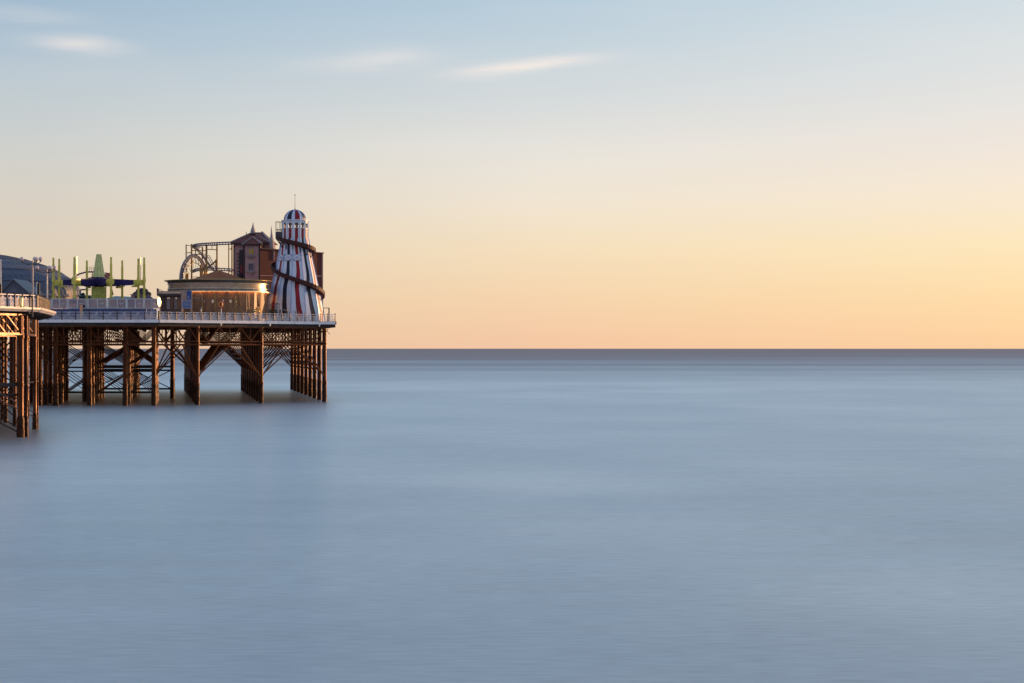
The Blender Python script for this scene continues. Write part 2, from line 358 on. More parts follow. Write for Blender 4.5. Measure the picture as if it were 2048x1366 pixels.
    mx = N.new('ShaderNodeMixShader'); L.new(fac, mx.inputs[0]); L.new(dif.outputs[0], mx.inputs[1]); L.new(gl.outputs[0], mx.inputs[2])
    o = N.new('ShaderNodeOutputMaterial'); L.new(mx.outputs[0], o.inputs[0])
    b = MB(); S = 40000
    b.add([(-S, -400, 0), (S, -400, 0), (S, 2*S, 0), (-S, 2*S, 0)], [(0, 1, 2, 3)])
    o = b.build('sea', m); tag(o, 'smooth blue grey sea blurred by a long exposure', 'sea', kind='structure')
sea()

# ------------------------------------------------------------------ pier head
DZ = 11.16                       # deck top
C0 = Vector((-45.9, 260, 0)); SR = 27.0
C1 = C0+U*SR; CE = C1+EX*2.15
ROWS = (6.1, 16.7, 27.75)        # pile rows along the right-hand (chamfered) face
head = thing('fairground_pier', (C0.x, C0.y, 0), 'long white edged fairground end of the pier on rusty iron legs over the sea', 'pier')

def pile_mesh(org, r=.30, ztop=10.4, zs=2.75):
    x, y = org[0], org[1]; b = MB(); n = 12
    prof = [(r*1.12, -2), (r*1.15, .9), (r*1.1, zs-.12), (r*1.3, zs-.1), (r*1.3, zs+.06), (r, zs+.1), (r, 8.0), (r*1.22, 8.02), (r*1.22, 8.2), (r, 8.22), (r, ztop)]
    b.lathe(x, y, prof, n=n, m=[1, 1, 1, 0, 0, 0, 0, 0, 0, 0])
    return b
def fascia(b, p, q, z0, z1, out, th=.09, m=0):
    t = (q-p); l = t.length; t.normalize(); n = Vector((t.y, -t.x, 0))
    b.obox((p+q)/2+n*out+UP*(z0+z1)/2, t*l/2, n*th/2, UP*(z1-z0)/2, m)
PL = Vector((-108, 260, 0)); e1 = CE+V*86; e2 = Vector((-124, e1.y+10, 0))
poly = [(PL.x, 260.0), (C0.x, 260.0), (C1.x, C1.y), (CE.x, CE.y), (e1.x, e1.y), (e2.x, e2.y)]
b = MB(); b.prism(poly, DZ-.32, DZ); b.build('deck', DECK, head)
for p, q in ((PL, C0), (C0, C1), (C1, CE), (CE, e1)):
    bb = MB(); fascia(bb, p, q, DZ-.34, DZ+.02, .14, .10); bb.build('fascia', WHITEF, head)
    t_ = (q-p).normalized(); inn = Vector((-t_.y, t_.x, 0))
    bb = MB(); fascia(bb, p+inn*.3, q+inn*.3, DZ-.78, DZ-.345, .05, .22); bb.build('edge_beam', DARK, head)
for i in range(34):              # underside joists running back along the pier
    w = -56+i*2.3
    p = C0+W*w; t0 = (260.9-p.y)/V.y if w < 0 else w/.811*.585+1.0
    bb = MB(); a = p+V*t0; c = p+V*84
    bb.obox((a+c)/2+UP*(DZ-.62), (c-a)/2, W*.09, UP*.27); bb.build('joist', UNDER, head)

first = None; NP = 0
def put_pile(p):
    global first, NP
    NP += 1
    if first is None: first = pile_mesh(p).build('pile', [RUST, WEED], head, org=(p.x, p.y, 0), smooth=True)
    else: dup(first, head, (p.x, p.y, 0))
DEP = 10.4
def rp(s_): return C0+U*s_ if s_ < 27 else C1+EX*.68+V*.1
for s_ in ROWS:
    for k in range(9 if s_ > 7 else 10):
        q = rp(s_)+(V if s_ > 7 else Vector((-.1765, .984, 0)))*(.55+k*DEP); q.y += random.uniform(-.05, .05); put_pile(q)
def lrow(x0): return Vector((x0, 260.55, 0))
LX = [(-46.65, 4), (-50.4, 10), (-55.05, 6), (-59.5, 4)]
for x0, n in LX:
    for k in range(n): put_pile(lrow(x0)+V*k*8.6)
for p in ((-50.62, 298), (-52.0, 306.6), (-64.2, 261), (-65.6, 270), (-67.0, 279), (-68.8, 261), (-70.2, 270), (-71.6, 279), (-61.6, 264), (-63, 273), (-64.3, 282), (-59.9, 281), (-61.9, 262), (-63.2, 268), (-64.0, 274.5), (-60.9, 267), (-62.2, 276), (-65.8, 263), (-67.3, 272), (-66.6, 288), (-68.5, 296), (-62.0, 290)):
    put_pile(Vector((p[0], p[1], 0)))

ZT, ZL1, ZL2 = 10.32, 8.40, 7.98
def truss(p, q, n, k_=1.0):   # one lattice girder frame between two points
    b = MB(); t = (q-p); l = t.length; t.normalize(); nn = Vector((t.y, -t.x, 0))
    b.bar(p+UP*ZT, q+UP*ZT, .12, .16); b.bar(p+UP*ZL1, q+UP*ZL1, .12, .15); b.bar(p+UP*ZL2, q+UP*ZL2, .14, .2)
    for i in range(n+1):
        a = p+t*l*i/n
        b.bar(a+UP*ZL2, a+UP*ZT, .10*k_, .10*k_)
        if i < n:
            c = p+t*l*(i+1)/n
            lo, hi = (a, c) if i % 2 else (c, a)
            b.bar(lo+UP*ZL1+nn*.06, hi+UP*ZT+nn*.06, .11*k_, .11*k_)
    return b
def xrods(a, c, z0, z1, r=.075):
    b = MB(); b.tube(a+UP*z0, c+UP*z1, r, n=6); b.tube(a+UP*z1, c+UP*z0, r, n=6); return b
def knees(a, c, zf=3.5, f1=.34, f2=.52, w=.15):
    out = []
    for (foot, hd) in ((a, c), (c, a)):
        m = MB(); m.bar(foot+UP*zf, foot.lerp(hd, f1)+UP*ZL2, w, w); out.append(m)
        m = MB(); m.bar(foot+UP*(zf+.25), foot.lerp(hd, f2)+UP*ZL2, w*.9, w*.9); out.append(m)
    return out
# the chamfered outer face
RP = [C0-EX*.75+V*.3]+[rp(s_)+V*.3 for s_ in ROWS]
for i in range(3):
    truss(RP[i], RP[i+1], (5, 6, 6)[i]).build('lattice_girder', RUSTB, head)
    for m in (knees(RP[i], RP[i+1])): m.build('knee_brace', RUSTB, head)
# inner frames square to the pier, one behind another
WR = [(rp(s_)+V*.55) for s_ in ROWS]
for i in range(2):
    for k in range(1, 9):
        c = WR[i+1]+V*DEP*(k-.35 if i else k-.6); a = c-W*((WR[i+1]-WR[i]).dot(W))
        truss(a, c, 6).build('lattice_girder', RUSTB, head)
        for m in knees(a, c, 3.7, .36, .5): m.build('knee_brace', RUSTB, head)
for k in range(4):
    c = WR[0]+V*DEP*(k+.1); a = c-W*5.6; truss(a, c, 4).build('lattice_girder', RUSTB, head)
    for m in knees(a, c, 3.7, .6, .8): m.build('knee_brace', RUSTB, head)
# left-hand face and its frames
xs = [-64.2, -59.5, -55.05, -50.4, -46.65]
for k in range(8):
    for i in range(4):
        a = lrow(xs[i])+V*(k*8.6-.3); c = lrow(xs[i+1])+V*(k*8.6-.3)
        if k < 6: truss(a, c, 4 if i < 3 else 2, .9).build('lattice_girder', RUSTB, head)
        if (i == 0 and k > 2) or (i == 1 and k > 4): continue
        if i == 0 or (k > 0 and i > 0):
            xrods(a, c, 5.2, 7.9).build('cross_brace', RUSTB, head)
            xrods(a, c, 1.2, 4.2, .06).build('cross_brace', RUSTB, head)
        if k in (3, 6):
            bb = MB(); bb.bar(a+UP*4.75, c+UP*4.75, .16, .24); bb.bar(a+UP*(4.2), c+UP*(4.2), .14, .2); bb.build('walkway_beam', DARK, head)
            bb = MB(); bb.bar(a+UP*1.2, c+UP*1.2, .2, .28); bb.build('walkway_beam', DARK, head)
for i in (1, 2, 3):
    a = lrow(xs[i])-V*.3; c = lrow(xs[i+1])-V*.3
    bb = MB(); bb.bar(a+UP*3.4, c+UP*7.9, .11, .11); bb.build('cross_brace', RUSTB, head)
# rods running back between frames
for (x0, n) in ((-59.5, 3), (-55.05, 5), (-50.4, 7), (-46.65, 3)):
    for k in range(n):
        a = lrow(x0)+V*k*8.6; xrods(a, a+V*8.6, 3.0, 7.8).build('cross_brace', RUSTB, head)
for p in WR:
    bb = MB(); bb.bar(p+UP*8.2, p+V*83+UP*8.2, .12, .22); bb.build('stringer', DARK, head)
for (x0, x1) in ((-62.5, -56.6), (-56.6, -50.6)):
    bb = MB(); bb.bar((x0, 298, 4.75), (x1, 298, 4.75), .2, .28); bb.build('walkway_beam', DARK, head)
    bb = MB(); bb.bar((x0, 298, 4.2), (x1, 298, 4.2), .2, .24); bb.build('walkway_beam', DARK, head)
    bb = MB(); bb.bar((x0, 298, 1.45), (x1, 298, 1.45), .25, .25); bb.build('walkway_beam', DARK, head)
    xrods(Vector((x0, 298, 0)), Vector((x1, 298, 0)), 1.4, 4.3).build('cross_brace', RUSTB, head)
# loose pipework hanging at the outer corner
bb = MB(); q = C1+V*.6
bb.path([q+UP*9.9-EX*.6, q+UP*9.85+EX*1.0, q+UP*9.95+EX*1.1], .05); bb.path([q+UP*9.98-EX*.6, q+UP*10.1+EX*1.2], .05); bb.path([q+EX*1.0+UP*9.9, q+EX*1.45+UP*9.45], .04)
bb.build('drain_pipe', BLACK, head)

# ------------------------------------------------------------------ ornate cast-iron railings
def rail_panel(w, t, n, h=1.06, cells=6):
    """one lattice panel, origin at its left foot; t = direction along, n = outward"""
    b = MB(); o = Vector((0, 0, 0)); g = .046
    def pt(u, z): return o+t*(u*w)+UP*z
    b.obox(pt(.5, h-.03), t*w/2, n*.03, UP*.035); b.obox(pt(.5, .06), t*w/2, n*.02, UP*.03)
    b.obox(pt(.5, .30), t*w/2, n*.012, UP*.012)
    hp = .72
    def bar(u0, z0, u1, z1, k=g): b.bar(pt(u0, z0), pt(u1, z1), k, .02)
    m = cells
    for i in range(-m, m+1):   # crossing scroll-work read as a diagonal mesh
        for s in (1, -1):
            # line: u = i/m + s*z/hp * .6
            pts = []
            u0 = (i+.5)/m if s > 0 else (i+.5)/m+.0
            z0, z1 = .08, hp; ua, ub = u0, u0+s*.6
            # clip to 0..1
            if ub != ua:
                k0 = (0-ua)/(ub-ua); k1 = (1-ua)/(ub-ua); lo, hi = sorted((k0, k1)); lo = max(0, lo); hi = min(1, hi)
                if hi-lo < .05: continue
                bar(ua+(ub-ua)*lo, z0+(z1-z0)*lo, ua+(ub-ua)*hi, z0+(z1-z0)*hi)
    bar(0, hp, 1, hp, .03)
    # the raised centre finial, and arches left and right of it
    for (a, z0, c, z1) in ((.30, hp, .5, .99), (.70, hp, .5, .99), (.38, hp, .5, .90), (.62, hp, .5, .90), (.5, hp, .5, 1.0), (.40, .80, .60, .80), (.44, .88, .56, .88)):
        bar(a, z0, c, z1, .05)
    for c0 in (0, 1):
        sg = 1 if c0 == 0 else -1
        for i in range(4):
            a0, a1 = pi/2*i/4, pi/2*(i+1)/4
            bar(c0+sg*.28*sin(a0), .74+.26*(1-cos(a0))*.0+.26*cos(a0)*0+.02*i, c0+sg*.28*sin(a1), .76+.02*i, .03)
        bar(c0+sg*.12, hp, c0+sg*.12, .86, .03); bar(c0+sg*.22, hp, c0+sg*.22, .80, .03)
    return b
def rail_post(n, h=1.12):
    b = MB(); o = n*.06; b.tube(o, o+UP*(h-.04), .06, n=8); b.sphere(o+UP*h, .075, n=6); b.tube(o, o+UP*.1, .08, n=6)
    b.bar(Vector((0, 0, .1)), -n*.35+UP*.0, .03)
    return b
def railing(p, q, n, label, cells=6, group=None, z=DZ, h=1.06):
    t = (q-p); l = t.length; t.normalize(); nn = Vector((t.y, -t.x, 0)); w = l/n
    root = thing('ornate_railing', (p.x, p.y, z), label, 'railing', group)
    pn = po = None
    for i in range(n+1):
        a = p+t*w*i+UP*z
        if po is None:
            mb = rail_post(nn); mb.v = [v+a for v in mb.v]; po = mb.build('post', POSTD, root, org=a)
        else: dup(po, root, a)
        if i < n:
            if pn is None:
                mb = rail_panel(w, t, nn, h, cells); mb.v = [v+a for v in mb.v]; pn = mb.build('lattice_panel', RAILW, root, org=a)
            else: dup(pn, root, a)
    return root
railing(C0+V*.05-EX*16.2, C0+V*.05-EX*.05, 9, 'white lattice railing with wide panels in bluish shade below the glass windbreak', 10)
railing(C0+V*.05, C1+V*.05, 20, 'long white cast iron lattice railing in front of the carousel and striped tower', 8)
railing(C1+V*.05+EX*.05, CE+V*.05, 2, 'short end stretch of white lattice railing at the outermost corner of the pier', 8)

# ------------------------------------------------------------------ near walkway of the pier
WZ = 10.86
A1 = Vector((X(0, 164), 164, 0)); A2 = Vector((X(75, 169.4), 169.4, 0)); A0 = A1-(A2-A1)*1.05; A3 = Vector((X(104, 187), 187, 0)); A4 = Vector((-50, 190.0, 0)); A5 = Vector((-65, 259.4, 0))
walk = thing('pier_walkway', (A2.x, A2.y, 0), 'nearer sunlit part of the pier at the left edge on tall rusty legs', 'pier')
b = MB(); wp = [A0, A2, A3, A4, A5, Vector((-80, A5.y, 0)), Vector((-80, A0.y, 0))]
b.prism([(p.x, p.y) for p in wp], WZ-.25, WZ); b.build('deck', DECK, walk)
def moulded(p, q):
    bb = MB(); t = (q-p); l = t.length; t.normalize(); n = Vector((t.y, -t.x, 0))
    prof = [(.36, .04), (.38, -.10), (.32, -.17), (.18, -.24), (.12, -.30), (0, -.32), (0, .04)]
    vs = []
    for e in (p, q):
        for (o, z) in prof: vs.append(e+n*o+UP*(WZ+z))
    k = len(prof); bb.add(vs, [(i, (i+1) % k, k+(i+1) % k, k+i) for i in range(k)]+[tuple(range(k))[::-1], tuple(range(k, 2*k))])
    return bb
for p, q in ((A0, A2), (A2, A3), (A3, A4)): moulded(p-(q-p).normalized()*.15, q+(q-p).normalized()*.15).build('fascia', SUNF, walk)
# bent-end brackets beneath the overhang
T1 = Vector((X(44, 168), 168, 0)); T2 = Vector((X(70, 184.4), 184.4, 0))
for k in range(9):
    a = A2.lerp(A3, k/8); bb = MB(); bb.bar(a+UP*(WZ-.42), a-W*1.6+UP*(WZ-.8), .10, .18); bb.build('cantilever_bracket', DARK, walk)
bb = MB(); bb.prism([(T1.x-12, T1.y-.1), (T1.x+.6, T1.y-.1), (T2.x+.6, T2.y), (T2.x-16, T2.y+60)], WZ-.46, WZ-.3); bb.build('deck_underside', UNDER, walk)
def wtruss(p, q, n, z0=8.68, z1=10.28, w=.16):
    b = MB(); t = (q-p); l = t.length
    b.bar(p+UP*z1, q+UP*z1, .2, .16); b.bar(p+UP*z0, q+UP*z0, .22, .18)
    for i in range(n+1):
        a = p.lerp(q, i/n); b.bar(a+UP*z0, a+UP*z1, w, w*.8)
        if i < n:
            c = p.lerp(q, (i+1)/n); b.bar(a+UP*z1, c+UP*z0, .10, .09)
    return b
TA = (A2-A1).normalized()
wt = wtruss(T1-TA*11.5, T1-TA*.15, 5, w=.15); bb = wt; bb.bar(T1-TA*.3+UP*8.68, T1-TA*.3+UP*10.28, .34, .3)
g0 = bb.build('lattice_girder', RUSTB, walk, org=(T1.x, T1.y, 0))
for k in (1, 2, 3): q = T1+V*8*k-W*(1.2 if k > 2 else 0); dup(g0, walk, (q.x, q.y, 0))
bb = MB(); bb.bar(T1+UP*10.28, T2+UP*10.28, .18, .16); bb.bar(T1+UP*8.66, T2+UP*8.66, .2, .2)
for k in range(12):
    a = T1.lerp(T2, k/11.); bb.bar(a+UP*8.66, a+UP*10.28, .055, .055)
bb.build('slatted_girder', RUSTB, walk)
def wpile(p, r, zs):
    b = MB()
    b.lathe(p.x, p.y, [(r*1.35, -2), (r*1.4, .6), (r*1.28, zs-.6), (r*1.4, zs-.1), (r, zs+.25), (r, 4.3), (r*1.12, 4.32), (r*1.12, 4.5), (r, 4.52), (r, 8.3), (r*1.3, 8.32), (r*1.3, 8.55), (r, 8.57), (r, 10.2)], n=14, m=[1]*4+[0]*9)
    return b
wpile(T1-W*.12, .25, 1.55).build('pile', [RUST, WEED], walk, org=(T1.x, T1.y, 0), smooth=True)
bb = wpile(T1+W*.32+V*.35, .13, 1.5); bb.build('pile', [RUST, WEED], walk, smooth=True)
wpile(T2-W*.02, .17, 1.3).build('pile', [RUST, WEED], walk, smooth=True)
wpile(T2+W*.20+V*.2, .09, 1.3).build('pile', [RUST, WEED], walk, smooth=True)
pw = wpile(T1-W*4.2, .25, 1.55).build('pile', [RUST, WEED], walk, org=(T1.x-W.x*4.2, T1.y-W.y*4.2, 0), smooth=True)
for (du, dv) in ((-4.2, 16), (-8.4, 0), (-2.6, 25), (-4.2, 34), (-2.9, 42), (-5.2, 42), (-3.4, 52), (-5.8, 52), (-4.2, 62), (-6.6, 62), (-7.6, 74), (-5.2, 74)):
    q = T1+W*du+V*dv; pz = dup(pw, walk, (q.x, q.y, 0)); pz.scale = (.62, .62, 1)
for (p, q, z0, z1) in ((T1, T1-W*4.2, .25, 2.5), (T1+V*.25, T1-W*4.2+V*.25, .65, 2.9), (T1, T1-W*4.2, 3.9, 1.4), (T1+V*.3, T1-W*4.2+V*.3, 4.3, 6.4), (T2, T1+V*4-W*4, 1.1, 4.0), (T2, T1+V*4-W*3.6, 1.5, 4.5), (T1, T2-W*.1, 4.4, 4.4), (T2, T2-W*4.2, 4.3, 8.3), (T2, T2-W*4.2, 4.3, .8)):
    bb = MB(); bb.tube(p+UP*z0, q+UP*z1, .055, n=6); bb.build('cross_brace', RUST, walk)
for k in range(1, 7):
    a = T1-W*(5.6+.2*k)+V*9*k; c = T1-W*(2.2+.25*k)+V*9*k
    xrods(a, c, 1, 4.2).build('cross_brace', RUSTB, walk); xrods(a, c, 4.6, 8.4).build('cross_brace', RUSTB, walk)
for zz, ww in ((4.4, .3), (3.55, .22)):
    bb = MB(); bb.bar(T1-W*6+UP*zz+V*.5, T1+UP*zz+V*.5, .2, ww); bb.build('walkway_beam', DARK, walk)
railing(A0+V*.3, A1.lerp(A2, .98)+V*.3, 10, 'golden sunlit lattice railing at the left edge of the picture below the twin globe lamps', 6, z=WZ, h=1.1)
railing(A2-W*.1, A3-W*.3, 10, 'steeply foreshortened lattice railing running away along the walkway side', 6, z=WZ, h=1.1)

# brass cylinder added at the near railing to give a sun glint
q = P(41.5, 604, 166)
t = thing('brass_glint_cylinder', (q.x, q.y, WZ), 'bright polished brass cylinder added to catch the sun on the near golden railing', 'lamp')
bb = MB(); bb.tube(q-UP*.35, q+UP*.28, .18, n=14); bb.sphere(q+UP*.28, .18, 12); bb.build('glint_body', BRASS, t, smooth=True)
bb = MB(); bb.tube((q.x, q.y, WZ), q-UP*.33, .06, n=8); bb.build('bracket', BLACK, t)
# dark hoist post
q = P(64.5, 620, 168)
t = thing('hoist_post', (q.x, q.y, WZ-.8), 'black iron davit post with a short arm in front of the near walkway railing', 'post')
bb = MB(); bb.bar((q.x, q.y, WZ-.75), (q.x, q.y, Z(591, 168)), .13); bb.build('upright', BLACK, t)
bb = MB(); bb.bar((q.x+.05, q.y, Z(592.5, 168)), (X(51, 168), q.y, Z(592.5, 168)), .12); bb.bar((X(51, 168), q.y, Z(592.5, 168)), (X(51, 168), q.y, Z(595.5, 168)), .12); bb.build('arm', BLACK, t)

# ------------------------------------------------------------------ globe lamps
def globe_lamp(px, ytop, D, zb, label):
    c = P(px, ytop, D); t = thing('globe_lamp_post', (c.x, c.y, zb), label, 'street lamp', 'globe lamps along the walkway')
    zt = c.z
    bb = MB(); bb.lathe(c.x, c.y, [(.16, zb), (.16, zb+.9), (.09, zb+1.0), (.075, zt-1.0), (.045, zt-.45), (.06, zt-.4), (.03, zt-.1)], n=10); bb.build('post', IRONP, t, smooth=True)
    for i, a in enumerate((185, 305, 60, 350)):
        a = radians(a) if i < 3 else radians(350)
        L_ = (.92, .55, .5, .75)[i]; d = Vector((cos(a), sin(a), 0)); e = c+d*L_-UP*.02
        bb = MB(); bb.path([c-UP*.42, c-UP*.52+d*L_*.35, c-UP*.44+d*L_*.7, c+d*L_-UP*.28, e-UP*.12], .028, n=6); bb.tube(e-UP*.26, e-UP*.14, .06, .09, n=8); arm = bb.build('arm', BLACK, t)
        bb = MB(); bb.sphere(e, .185, 14); bb.build('globe', GLOBE, t, smooth=True)
globe_lamp(65, 517.5, 176, WZ, 'taller nearer lamp post with four pinkish globes against the slate dome')
globe_lamp(94, 535, 188, WZ, 'farther lamp post with four pinkish globes beside the lime ride poles')
q = P(1.5, 520, 170); t = thing('flag_pole', (q.x, q.y, WZ), 'thin white pole cut by the left edge in front of the slate dome', 'pole')
bb = MB(); bb.tube((q.x, q.y, WZ), (q.x, q.y, Z(568, 170)), .09, n=8); bb.build('base', BLACK, t)
bb = MB(); bb.tube((q.x, q.y, Z(568, 170)), q, .045, .03, n=8); bb.sphere(q, .06, 8); bb.build('shaft', WHITE, t)

q = P(76, 577, 178); t = thing('notice_post', (q.x, q.y, WZ), 'narrow dark notice board with a pale edge between the two globe lamps', 'sign')
m = MB(); m.box(X(74.5, 178), X(79, 178), 178, 178.2, Z(590, 178), Z(566, 178)); m.build('board', BLACK, t)
m = MB(); m.box(X(73, 178), X(74.4, 178), 177.95, 178.2, WZ, Z(565, 178)); m.build('post', WHITE, t)
# ------------------------------------------------------------------ slate dome building
def dome():
    D = 299; cx, cy = X(-62, D), D; s = D/F
    zb = Z(591, D); R = 16.4; H = Z(505, D)-zb
    t = thing('domed_hall', (cx, cy, DZ), 'big slate blue domed amusement hall with a small gable behind the lamp posts', 'building')
    bb = MB(); n = 96; prof = []
    for j in range(17):
        a = pi/2*j/16; prof.append((R*cos(a)**1.12+.001, zb+H*sin(a)))
    bb.lathe(cx, cy, prof, n=n); roof = bb.build('roof', SLATE, t, smooth=True)
    m = MB()
    for k in range(96):
        a = 2*pi*k/96
        if sin(a) > .35: continue
        pts = [Vector((cx+(r+.02)*cos(a), cy+(r+.02)*sin(a), z+.02)) for r, z in prof[:-2:2]]
        for i in range(len(pts)-1): m.bar(pts[i], pts[i+1], .06, .05)
    m.build('roof_seams', SLATER, roof)
    for j in (3, 6, 10):
        m = MB(); r, z = prof[j]; m.path([Vector((cx+(r+.03)*cos(2*pi*i/64), cy+(r+.03)*sin(2*pi*i/64), z+.03)) for i in range(33, 65)], .07, n=5); m.build('seam_ring', SLATER, roof)
    bb = MB(); bb.lathe(cx, cy, [(R-.1, DZ), (R-.1, zb-.3), (R+.15, zb-.28), (R+.15, zb+.05), (R-.4, zb+.1)], n=48); bb.build('wall', STONE, t)
    # gable
    g = P(27, 560, 268); zb2 = Z(590, 268)
    xl, xr = X(2, 268), X(57, 268)
    bb = MB(); bb.add([(xl, 268, zb2-2), (xr, 268, zb2-2), (xr, 268, Z(586, 268)), (g.x, 268, g.z), (xl, 268, Z(586, 268)),
                       (xl, 276, zb2-2), (xr, 276, zb2-2), (xr, 276, Z(586, 268)), (g.x, 276, g.z), (xl, 276, Z(586, 268))],
                      [(0, 1, 2, 3, 4), (9, 8, 7, 6, 5), (1, 6, 7, 2), (0, 4, 9, 5)]); gb = bb.build('gable', SLATE, t)
    bb = MB()
    for sx in (xl, xr): bb.obox(((g.x+sx)/2, 272, (g.z+Z(586, 268))/2+.08), Vector(((g.x-sx)/2, 0, (g.z-Z(586, 268))/2)), EY*4.2, UP*.08)
    bb.build('gable_roof', SLATER, gb)
    bb = MB(); bb.lathe(0, 0, [(.001, 0), (.95, 0)], n=14, a0=0, a1=pi); 
    vs = [Vector((g.x+v.x*.75, 267.93, Z(585, 268)+v.y*.6)) for v in bb.v]; bb.v = vs; bb.build('arch_window', SLATER, gb)
dome()

# ------------------------------------------------------------------ helter skelter
def tower():
    D = 284.0; cx = X(590, D); cy = D; s = D/F
    t = thing('helter_skelter', (cx, cy, DZ), 'tall white helter skelter tower with red and navy stripes and a spiral slide', 'slide tower')
    prof = [(DZ, 4.10), (Z(624, D), 3.95), (Z(605, D), 3.72), (Z(564, D), 3.08), (Z(523, D), 2.46), (Z(478, D), 1.86)]
    def rad(z):
        for (a, ra), (b_, rb) in zip(prof, prof[1:]):
            if z <= b_: return ra+(rb-ra)*(z-a)/(b_-a)
        return prof[-1][1]
    zt = Z(478, D); NF = 12; VA = math.degrees(atan2(-cy, -cx)); OFF = VA+7-15    # facets centred on 10 degrees right of the view
    NZ = 48; bb = MB()
    zs = [DZ+(zt-DZ)*j/NZ for j in range(NZ+1)]
    for f in range(NF):
        a0 = radians(OFF+30*f); a1 = a0+radians(30)
        red = f % 2 == 0
        for j in range(NZ):
            rows = []
            for z in (zs[j], zs[j+1]):
                R = rad(z)/cos(radians(15)); h = (z-DZ)
                p0 = Vector((cx+R*cos(a0), cy+R*sin(a0), z)); p1 = Vector((cx+R*cos(a1), cy+R*sin(a1), z))
                wv = .07*sin(h*.95+.6)+.02*sin(h*2.1); hw = .172+.012*sin(h*1.3)
                us = (0, .5+wv-hw, .5+wv+hw, 1); rows.append([p0.lerp(p1, u) for u in us])
            for c in range(3):
                if j == NZ-1 and False: continue
                mcol = (1 if red else 2) if c == 1 else 0
                bb.add([rows[0][c], rows[0][c+1], rows[1][c+1], rows[1][c]], [(0, 1, 2, 3)], mcol)
    body = bb.build('tower_body', [HWHITE, RED, NAVY], t)
    for f in range(NF):
        a = radians(OFF+30*f); m = MB(); pts = []
        for z in zs[::4]: R = rad(z)/cos(radians(15))+.03; pts.append(Vector((cx+R*cos(a), cy+R*sin(a), z)))
        for i in range(len(pts)-1): m.bar(pts[i], pts[i+1], .09, .09)
        m.build('corner_rib', HRIB, t)
    # oval name boards at mid height
    for f, in ((-2,), (-1,), (0,)):
        am = radians(OFF+30*f+15); z = Z(516.5, D); R = rad(z)+.09; nrm = Vector((cos(am), sin(am), .17)).normalized(); tg = Vector((-sin(am), cos(am), 0)); up = nrm.cross(tg)*1.0
        if up.z < 0: up = -up
        c = Vector((cx+R*cos(am), cy+R*sin(am), z)); m = MB()
        N_ = 20; vs = [c+tg*(.50*cos(2*pi*i/N_))+up*(.42*sin(2*pi*i/N_)) for i in range(N_)]; vs2 = [v+nrm*.06 for v in vs]
        m.add(vs+vs2, [(i, (i+1) % N_, N_+(i+1) % N_, N_+i) for i in range(N_)]+[tuple(range(N_, 2*N_))])
        pl = m.build('oval_board', HWHITE, t)
        m = MB()
        for sx in (-1, 1):
            for sy in (-1, 1): m.obox(c+tg*.42*sx+up*.36*sy+nrm*.03, tg*.09, up*.05, nrm*.02)
        for zz, ww in ((.16, .26), (.0, .40), (-.15, .28)):
            for q in range(int(ww*22)):
                u = -ww+ww*2*(q+.5)/int(ww*22); m.obox(c+tg*u+up*zz+nrm*.075, tg*.018, up*(.045 if q % 3 else .03), nrm*.008)
        m.build('lettering', SLBL, pl)
    # lantern: striped drum with arched openings
    RL = 1.77; z0 = zt; z1 = Z(457, D); z2 = Z(442, D); m = MB()
    for f in range(NF):
        a0 = radians(OFF+30*f); a1 = a0+radians(30); Rr = RL/cos(radians(15))
        def pp(u, z, rr=Rr): return Vector((cx+rr*cos(a0), cy+rr*sin(a0), z)).lerp(Vector((cx+rr*cos(a1), cy+rr*sin(a1), z)), u)
        for (u0, u1, k) in ((0, .27, 0), (.27, .73, 1), (.73, 1, 0)):
            m.add([pp(u0, z0), pp(u1, z0), pp(u1, z1), pp(u0, z1)], [(0, 1, 2, 3)], k)
        hh = z2-z1
        for (u0, u1) in ((0, .2), (.8, 1)): m.add([pp(u0, z1), pp(u1, z1), pp(u1, z2), pp(u0, z2)], [(0, 1, 2, 3)], 0)
        for i in range(8):   # arch spandrel
            ua = .2+.6*i/8; ub = .2+.6*(i+1)/8
            za = z1+hh*(.48+.26*sin(pi*i/8)); zb = z1+hh*(.48+.26*sin(pi*(i+1)/8))
            m.add([pp(ua, za), pp(ub, zb), pp(ub, z2), pp(ua, z2)], [(0, 1, 2, 3)], 0)
    lan = m.build('lantern', [HWHITE, RED, NAVY], t)
    m = MB(); 
    for f in range(NF):
        a = radians(OFF+30*f); R = RL/cos(radians(15))+.02; m.bar((cx+R*cos(a), cy+R*sin(a), z0), (cx+R*cos(a), cy+R*sin(a), z2), .13, .13)
    m.lathe(cx, cy, [(RL+.12, z1-.05), (RL+.12, z1+.03), (RL-.02, z1+.03)], n=24)
    m.build('lantern_frame', HWHITE, t)
    m = MB(); m.lathe(cx, cy, [(1.55, z0+.2), (1.55, z0+.22), (.01, z0+.25)], n=24); m.build('lantern_floor', TIMB, t)
    # dome
    m = MB(); G = 16; Rd = 1.56; Hd = Z(419.5, D)-z2-.12
    for g in range(G):
        cw = radians(28 if g % 2 == 0 else 17); a0 = radians(VA+13-14)+radians(45)*(g//2)+(radians(28) if g % 2 else 0); k = {0: 1, 1: 0, 2: 2, 3: 0}[g % 4]
        for j in range(8):
            for i in range(2):
                vs = []
                for (jj, ii) in ((j, i), (j, i+1), (j+1, i+1), (j+1, i)):
                    e = pi/2*jj/8; a = a0+cw*ii/2; r = Rd*cos(e); vs.append((cx+r*cos(a), cy+r*sin(a), z2+.12+Hd*sin(e)))
                m.add(vs, [(0, 1, 2, 3)], k)
    dm = m.build('dome', [HWHITE, RED, NAVY], t, smooth=True)
    m = MB(); m.lathe(cx, cy, [(RL+.02, z2-.02), (RL+.16, z2), (RL+.16, z2+.09), (Rd-.02, z2+.16)], n=32); m.build('eaves_ring', HWHITE, t)
    m = MB()
